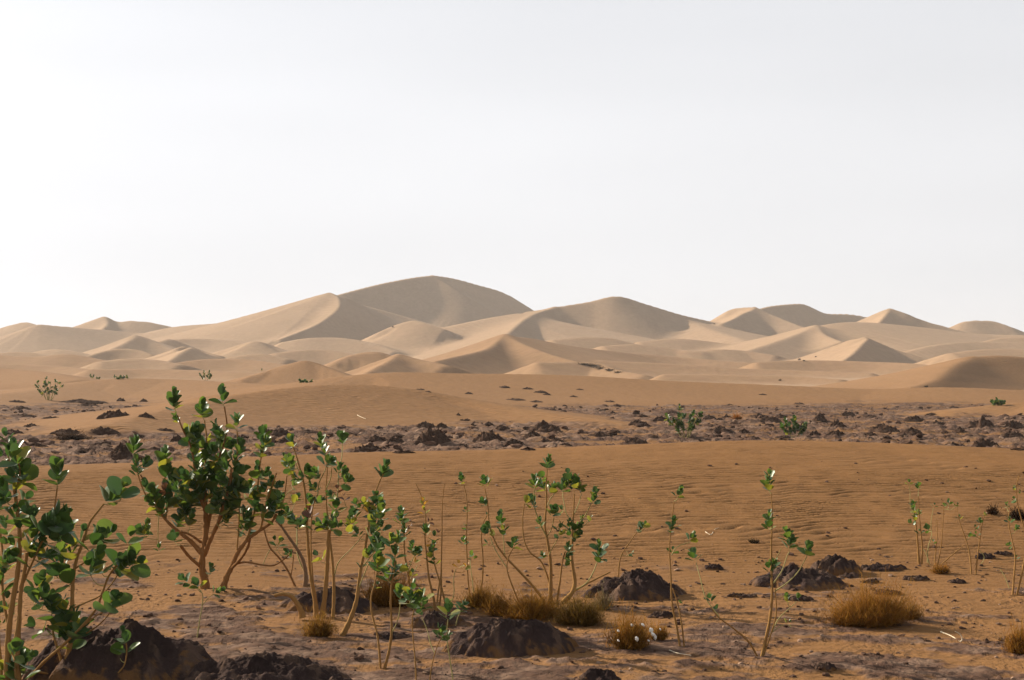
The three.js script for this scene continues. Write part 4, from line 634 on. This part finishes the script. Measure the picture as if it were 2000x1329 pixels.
// ---------------------------------------------------------------- mud humps and clods
// heap of eroded mud on the ground: footprint from bearings, own relief; its skirt runs under the surface
function hump(name, label, px, py, w, h, o = {}) {
  const front = groundHit(px, py), D0 = -front.z, rx = w * D0 / F / 2, rz = rx * (o.deep ?? 0.75), cz = front.z - rz * 0.8, cx = front.x * (-cz) / D0, y0 = groundY(cx, cz);
  const top = at(px, py - h * 0.92, -cz).y - y0, H = Math.max(0.04, o.H ?? top), na = o.na ?? 110, nr = o.nr ?? 44, pos = [], col = [], uv = [], idx = [], ph = rnd() * 50, pk = o.pk ?? 1.15, skew = o.skew ?? 0;
  for (let j = 0; j <= nr; j++) for (let i = 0; i <= na; i++) {
    const a = (i % na) / na * 2 * Math.PI, u = j / nr, ed = 1 + 0.16 * N2(Math.cos(a) * 1.2 + ph, Math.sin(a) * 1.2) + 0.07 * N2(Math.cos(a) * 4 + ph, Math.sin(a) * 4);
    const lx = (Math.cos(a) * u * ed + skew * (1 - u) * (1 - u)) * rx, lz = Math.sin(a) * u * ed * rz, X = cx + lx, Z = cz + lz;
    const gx = lx / rx, gz = lz / rx, lobe = fbm(gx * 1.4 + ph, gz * 1.9 - ph, 2), rid = 1 - 2 * Math.abs(fbm(gx * 2.3 + ph * 2, gz * 2.9, 3));
    let k = Math.pow(Math.max(0, 1 - Math.pow(u, o.q ?? 1.8)), pk) * clamp(0.82 + (o.lobe ?? 0.5) * lobe, 0.3, 1.15);
    k += sst(1, 0.6, u) * (0.13 * rid * rid - 0.06) * (o.rough ?? 1);
    const lay = 0.7 * (o.layer ?? 0.25), st = 6, kl = k + 0.1 * N2(gx * 3, gz * 3 + ph); k = lerp(k, (Math.floor(kl * st) + sst(0.55, 1, kl * st - Math.floor(kl * st))) / st, lay);
    let y = k * H + sst(1.0, 0.75, u) * (0.03 * fbm(X * 4.5 + ph, Z * 4.5, 3) + 0.013 * Math.abs(N2(X * 13, Z * 13 + ph)) + 0.005 * N2(X * 31, Z * 31));
    const gy = groundY(X, Z); y = lerp(gy, y0, 0.5 * (1 - u)) + y - (j === nr ? 0.08 : 0) - 0.03 * sst(0.85, 1, u);
    pos.push(lx, y - y0, lz); uv.push(a / 6.283 * 2.4 * Math.round(rx * 4 + 1), u * Math.max(rx, H) * 1.2);
    const pm = sst(0.0, 0.3, fbm(X * 3.2 + ph, Z * 4.4 + y * 5, 4)) * (o.pale ?? 0.8), tone = 1 + 0.18 * fbm(X * 5, Z * 5 + y * 4, 3);
    const drift = sst(0.86, 1.0, u + 0.3 * fbm(X * 2.9 + 8, Z * 3.6, 4) + 0.25 * fbm(X * 12, Z * 14, 2));
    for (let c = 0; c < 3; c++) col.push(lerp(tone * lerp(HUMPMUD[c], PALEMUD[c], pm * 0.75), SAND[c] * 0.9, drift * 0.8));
  }
  for (let j = 0; j < nr; j++) for (let i = 0; i < na; i++) { const p = j * (na + 1) + i, q = p + na + 1; idx.push(p, p + 1, q, p + 1, q + 1, q); }
  const g = new THREE.BufferGeometry();
  g.setAttribute('position', new THREE.Float32BufferAttribute(pos, 3)); g.setAttribute('color', new THREE.Float32BufferAttribute(col, 3)); g.setAttribute('uv', new THREE.Float32BufferAttribute(uv, 2)); g.setIndex(idx); g.computeVertexNormals();
  const n = g.attributes.normal; let flip = 0; for (let i = 0; i < n.count; i++) flip += n.getY(i); if (flip < 0) { for (let i = 0; i < idx.length; i += 3) [idx[i], idx[i + 1]] = [idx[i + 1], idx[i]]; g.setIndex(idx); g.computeVertexNormals(); }
  const m = new THREE.Mesh(g, M.mud); m.position.set(cx, y0, cz); m.castShadow = m.receiveShadow = true;
  return addTop(m, name, label, 'mud hump', o.group);
}
hump('mud_hump', 'largest and darkest mud hump, overgrown by the leafy shrubs with pale stems', 235, 1340, 410, 140, { pk: 0.75, deep: 0.55, lobe: 0.35, rough: 0.6, na: 200, nr: 80, layer: 0.12, skew: -0.05 });
hump('mud_hump', 'low wide crusted mud swell between the darkest mud hump and the bare grey mud', 520, 1362, 400, 84, { pk: 0.8, deep: 0.6, na: 200, nr: 80, layer: 0.1 });
hump('mud_hump', 'cone-shaped dark mud hump in front of the row of golden tufts', 1000, 1282, 255, 92, { pk: 0.95, deep: 0.6, q: 1.9, lobe: 0.2, rough: 0.5, na: 180, nr: 70, layer: 0.08 });
hump('mud_hump', 'small jagged dark mud cone on bare grey mud', 1172, 1338, 96, 38, { pk: 1.2, deep: 0.7, layer: 0.1 });
hump('mud_hump', 'small crusted mud hump behind three thick yellow stems', 645, 1198, 200, 52, { pk: 0.85, layer: 0.35 });
hump('mud_hump', 'grey layered mud hump with a leaning shoot on top', 1242, 1172, 210, 64, { pk: 0.85, layer: 0.45, pale: 1 });
hump('mud_hump', 'wide dark mud hump behind the V-shaped shrub', 1562, 1152, 200, 52, { pk: 1, layer: 0.35 });
hump('mud_hump', 'steep flat-topped mud stump behind the V-shaped shrub', 1632, 1124, 104, 44, { pk: 0.75, layer: 0.3 });
hump('mud_hump', 'long flat dark mud ledge next to the flat-topped mud stump', 1722, 1116, 96, 14, { pk: 0.8, deep: 0.5, layer: 0.5 });
hump('mud_hump', 'small dark mud hump at the feet of the half-bare tan stems', 850, 1228, 110, 32, { pk: 0.9, layer: 0.3 });
hump('mud_hump', 'flat dark mud lump alone on the sandy flat behind bare grey mud', 1612, 1312, 48, 13, { pk: 0.8, na: 70, nr: 26 });
for (const [x, y, w, h] of [[1790, 1135, 60, 7], [1735, 1163, 60, 6], [1870, 1140, 40, 6], [1660, 1130, 50, 7], [1700, 1140, 40, 5], [1395, 1112, 40, 6], [1290, 1208, 60, 5], [765, 1250, 80, 10], [925, 1268, 90, 16], [610, 1190, 50, 8], [1620, 1118, 30, 5], [1450, 1168, 70, 6], [1560, 1175, 60, 6], [1925, 1095, 46, 9], [1960, 1085, 40, 6]])
  hump('mud_ledge', 'thin dark mud ledge showing through the sand between the humps', x, y, w, h, { pk: 0.6, deep: 0.55, na: 60, nr: 20, layer: 0.5, group: 'thin mud ledges showing through the sand' });

// clods: a few shapes of crumbled layered mud, repeated
function clodGeo(k, na = 34, nr = 14) {
  const pos = [], col = [], uv = [], idx = [], ph = k * 13.7 + 3;
  for (let j = 0; j <= nr; j++) for (let i = 0; i <= na; i++) {
    const a = (i % na) / na * 6.28318, u = j / nr, ed = 1 + 0.25 * N2(Math.cos(a) + ph, Math.sin(a)) + 0.12 * N2(Math.cos(a) * 3.5 + ph, Math.sin(a) * 3.5), x = Math.cos(a) * u * ed, z = Math.sin(a) * u * ed;
    let h = Math.pow(Math.max(0, 1 - Math.pow(u, 1.5)), 0.85) * (0.8 + 0.55 * fbm(x * 1.3 + ph, z * 1.3, 3));
    h = lerp(h, (Math.floor(h * 5) + sst(0.6, 1, h * 5 - Math.floor(h * 5))) / 5, 0.35);
    h += sst(1, 0.7, u) * (0.22 * N2(x * 3.3 + ph, z * 3.3) + 0.16 * N2(x * 7 + ph, z * 7));
    pos.push(x, h - (j === nr ? 0.25 : 0.06), z); uv.push(x, z + h);
    const pm = sst(0.1, 0.5, N2(x * 2 + ph, z * 2 + h)); for (let c = 0; c < 3; c++) col.push(lerp(MUD[c], PALEMUD[c], pm * 0.6) * 0.88);
  }
  for (let j = 0; j < nr; j++) for (let i = 0; i < na; i++) { const p = j * (na + 1) + i, q = p + na + 1; idx.push(p, q, p + 1, p + 1, q, q + 1); }
  const g = new THREE.BufferGeometry();
  g.setAttribute('position', new THREE.Float32BufferAttribute(pos, 3)); g.setAttribute('color', new THREE.Float32BufferAttribute(col, 3)); g.setAttribute('uv', new THREE.Float32BufferAttribute(uv, 2)); g.setIndex(idx); g.computeVertexNormals();
  const n = g.attributes.normal; let f = 0; for (let i = 0; i < n.count; i++) f += n.getY(i); if (f < 0) { for (let i = 0; i < idx.length; i += 3) [idx[i], idx[i + 1]] = [idx[i + 1], idx[i]]; g.setIndex(idx); g.computeVertexNormals(); }
  return g;
}
const CLOD = [...Array(9).keys()].map(k => clodGeo(k)), clodMat = std({ vertexColors: true, map: rep(grainTex, 1), bumpMap: rep(crustBump, 1), bumpScale: 0.05 });
function clod(px, py, w, h, label, group) {
  const p = groundHit(px, py), D = -p.z, m = new THREE.Mesh(CLOD[Math.floor(rnd() * CLOD.length)], clodMat), rx = w * D / F / 2, rz = rx * rr(0.5, 0.9);
  const z = p.z - rz * 0.6, x = p.x * z / p.z; m.position.set(x, groundY(x, z) - 0.02, z); m.scale.set(rx, h * D / F * 0.95, rz); m.rotation.y = rr(-0.4, 0.4) + (rnd() < 0.5 ? Math.PI : 0); m.castShadow = m.receiveShadow = true;
  return addTop(m, 'mud_clod', label, 'mud clod', group);
}
const CG = 'mud clods on the dry river bed';
const CLODS = [[740, 840, 42, 9], [845, 866, 68, 34], [830, 838, 42, 12], [862, 838, 26, 10], [895, 848, 46, 9], [955, 862, 58, 22], [980, 841, 28, 8], [954, 833, 20, 6], [1002, 869, 42, 12], [1060, 844, 84, 22], [1040, 855, 42, 14], [1076, 868, 72, 16], [1104, 872, 30, 6], [735, 862, 46, 10], [770, 868, 36, 12], [720, 884, 78, 18], [788, 886, 52, 9], [905, 872, 30, 8], [930, 876, 44, 7], [1030, 880, 40, 7], [1170, 854, 54, 11], [1198, 848, 30, 5], [1240, 868, 58, 15], [1246, 834, 42, 11], [1278, 860, 20, 5], [1255, 816, 20, 5], [1290, 821, 32, 10], [1322, 822, 30, 10], [1312, 808, 32, 5], [1405, 846, 58, 13], [1454, 845, 26, 8], [1420, 817, 22, 8], [1386, 820, 26, 8], [1480, 815, 42, 8], [1526, 816, 32, 8], [1502, 825, 42, 10], [1592, 851, 30, 15], [1602, 824, 26, 12], [1636, 835, 32, 14], [1634, 853, 36, 11], [1655, 812, 28, 8], [1700, 817, 32, 6], [1725, 843, 62, 18], [1780, 853, 52, 12], [1786, 824, 42, 11], [1831, 831, 36, 10], [1700, 852, 30, 8], [1875, 844, 24, 9], [1916, 835, 64, 21], [1922, 874, 54, 17], [1982, 838, 44, 15], [1976, 855, 44, 12], [1850, 856, 34, 7], [1988, 880, 40, 7], [1820, 812, 24, 5], [1860, 868, 30, 6], [1560, 842, 26, 8], [1350, 838, 26, 7], [1365, 858, 36, 7], [1470, 858, 40, 6], [1530, 860, 30, 5], [545, 852, 44, 13], [520, 848, 34, 10], [556, 866, 32, 8], [600, 846, 50, 5], [470, 858, 40, 9], [640, 858, 30, 6], [680, 850, 40, 6], [620, 874, 40, 7], [160, 788, 96, 7], [30, 786, 34, 5], [170, 794, 56, 8], [236, 785, 22, 8], [280, 785, 18, 6], [225, 815, 62, 16], [285, 816, 36, 9], [130, 847, 56, 10], [200, 850, 62, 13], [234, 896, 48, 22], [110, 896, 46, 9], [345, 862, 28, 13], [60, 834, 46, 8], [40, 800, 40, 6], [100, 818, 40, 5], [25, 848, 40, 7], [70, 872, 50, 7], [300, 880, 40, 6], [165, 880, 40, 6], [320, 842, 36, 6], [20, 890, 40, 8], [265, 852, 30, 6], [380, 868, 34, 7], [415, 880, 40, 8], [45, 815, 50, 5], [330, 905, 30, 5]];
for (const c of CLODS) {
  const [x, , w, h] = c, shape = h / w > 0.34 ? 'peaked' : h / w > 0.2 ? 'rounded' : 'flat', size = w > 48 ? 'large' : w > 32 ? 'middle-sized' : 'small';
  const where = x < 250 ? 'near the pale green shrub on the river bed' : x < 700 ? 'on the river bed behind the round-crowned bush' : x < 1150 ? 'on the river bed below the smooth sand tongue' : x < 1450 ? 'around the tallest shrub of the river bed' : x < 1680 ? 'around the small shrub on the river bed' : 'on the river bed below the long low dune';
  clod(...c, `${size} ${shape} dark mud clod ${where}`, CG);
}
for (const [x, y, w, h] of [[985, 758, 24, 5], [1030, 761, 26, 4], [1056, 768, 28, 5], [1068, 772, 18, 4], [1005, 782, 40, 4], [1046, 786, 30, 4], [1132, 762, 16, 3], [1120, 776, 18, 3], [1190, 786, 26, 4], [1205, 792, 20, 3], [820, 762, 24, 3], [835, 766, 16, 3], [915, 770, 18, 4], [1196, 810, 12, 5], [895, 812, 10, 5], [912, 822, 18, 5], [902, 822, 10, 4], [1425, 792, 18, 3], [1560, 790, 26, 4], [1860, 798, 36, 5], [1490, 772, 18, 3]]) clod(x, y, w, h, 'small dark mud clod showing on a smooth sand dune beyond the dry river bed', 'mud clods showing on the smooth dunes');

// ---------------------------------------------------------------- litter
{
  const g = new THREE.IcosahedronGeometry(1, 1), q = g.attributes.position;
  for (let i = 0; i < q.count; i++) { const k = 1 + 0.35 * N3(q.getX(i) * 1.7, q.getY(i) * 1.7, q.getZ(i) * 1.7); q.setXYZ(i, q.getX(i) * k, q.getY(i) * k * 0.6, q.getZ(i) * k); }
  g.computeVertexNormals();
  const mat = std({}), d = new THREE.Object3D(), scatter = (name, label, n, place) => {
    const im = new THREE.InstancedMesh(g, mat, n); let c = 0, tries = 0;
    while (c < n && tries++ < n * 30) { const t = place(); if (!t) continue; const [x, z, s, col] = t; d.position.set(x, groundY(x, z) + s * 0.2, z); d.rotation.set(rr(-0.4, 0.4), rnd() * 6.28, rr(-0.4, 0.4)); d.scale.set(s * rr(0.7, 1.5), s * rr(0.6, 1.1), s * rr(0.7, 1.3)); d.updateMatrix(); im.setMatrixAt(c, d.matrix); im.setColorAt(c, rgb(...col)); c++; }
    im.count = c; im.castShadow = im.receiveShadow = true; addTop(im, name, label, 'crumbs', null, 'stuff');
  };
  const dark = () => { const k = rr(0.55, 1.25); return [MUD[0] * k, MUD[1] * k, MUD[2] * k]; }, pale = () => { const k = rr(0.8, 1.6); return [PALEMUD[0] * k, PALEMUD[1] * k * 1.02, PALEMUD[2] * k]; };
  scatter('mud_crumbs', 'loose mud crumbs and grit strewn over the near flat', 3000, () => { const z = -rr(10.8, 18.8), x = rr(-0.4, 0.4) * -z; if (N2(x * 0.8, z * 1.2) < rr(-0.7, 0.5)) return null; return [x, z, Math.pow(rnd(), 3.5) * 0.026 + 0.004, rnd() < 0.8 ? dark() : pale()]; });
  scatter('slope_crumbs', 'few dark crumbs scattered on the ripple slope', 240, () => { const z = -rr(18, 27), x = rr(-0.38, 0.4) * -z; if (x < rr(-6, 4)) return null; return [x, z, Math.pow(rnd(), 3) * 0.03 + 0.007, rnd() < 0.85 ? dark() : pale()]; });
  scatter('river_bed_rubble', 'broken mud rubble between clods on the dry river bed', 2000, () => { const z = -rr(36, 150), x = rr(-0.38, 0.38) * -z, o = ground(x, z), r = Math.hypot(x, z); if (mudMask(x, z, r, o.lift) < 0.6 || N2(x * 0.1, z * 0.16) < rr(-0.2, 0.7)) return null; return [x, z, Math.pow(rnd(), 3) * 0.22 + 0.03, rnd() < 0.8 ? dark() : pale()]; });
}
{ // fallen pale twigs and a bent dry stalk
  const tw = std({ color: rgb(0.55, 0.46, 0.33), roughness: 0.8 }), tan = BARK[1];
  const twig = (label, pts, r, mat = tw, cat = 'twig') => { const g0 = groundHit(pts[0][0], pts[0][1]), D = -g0.z, P = pts.map(([x, y, up = 0]) => { const p = groundHit(x, y); if (up) { const q = at(x, y, D); return q.sub(g0); } p.y += r * 0.8; return p.sub(g0); }); const m = new THREE.Mesh(stemGeo(P, r, r * 0.5), mat); m.position.copy(g0); m.castShadow = m.receiveShadow = true; addTop(m, 'dry_twig', label, cat); };
  twig('forked bleached twig lying on the sand beside the widest brown bush', [[1838, 1236], [1858, 1244], [1874, 1254]], 0.007);
  twig('hooked bleached twig standing up at the end of a lying twig', [[1876, 1256], [1880, 1250, 1], [1876, 1240, 1], [1866, 1234, 1]], 0.007);
  twig('bleached twig curved on the ripple slope behind the slender shrubs', [[1378, 1040], [1388, 1046], [1398, 1034], [1404, 1032]], 0.006);
  twig('thick dry stalk arching from the low tuft at three yellow stems', [[590, 1212], [588, 1196, 1], [580, 1180, 1], [568, 1165, 1], [552, 1161, 1], [536, 1164, 1]], 0.03, tan, 'dry stalk');
  twig('pale broken stick on the smooth dune beyond the dry river bed', [[698, 812], [706, 816], [714, 819]], 0.022);
  twig('thin pale stick lying by the tall slender shrub on orange sand', [[1308, 1272], [1325, 1278], [1350, 1282]], 0.006);
}
renderer.render(scene, camera);
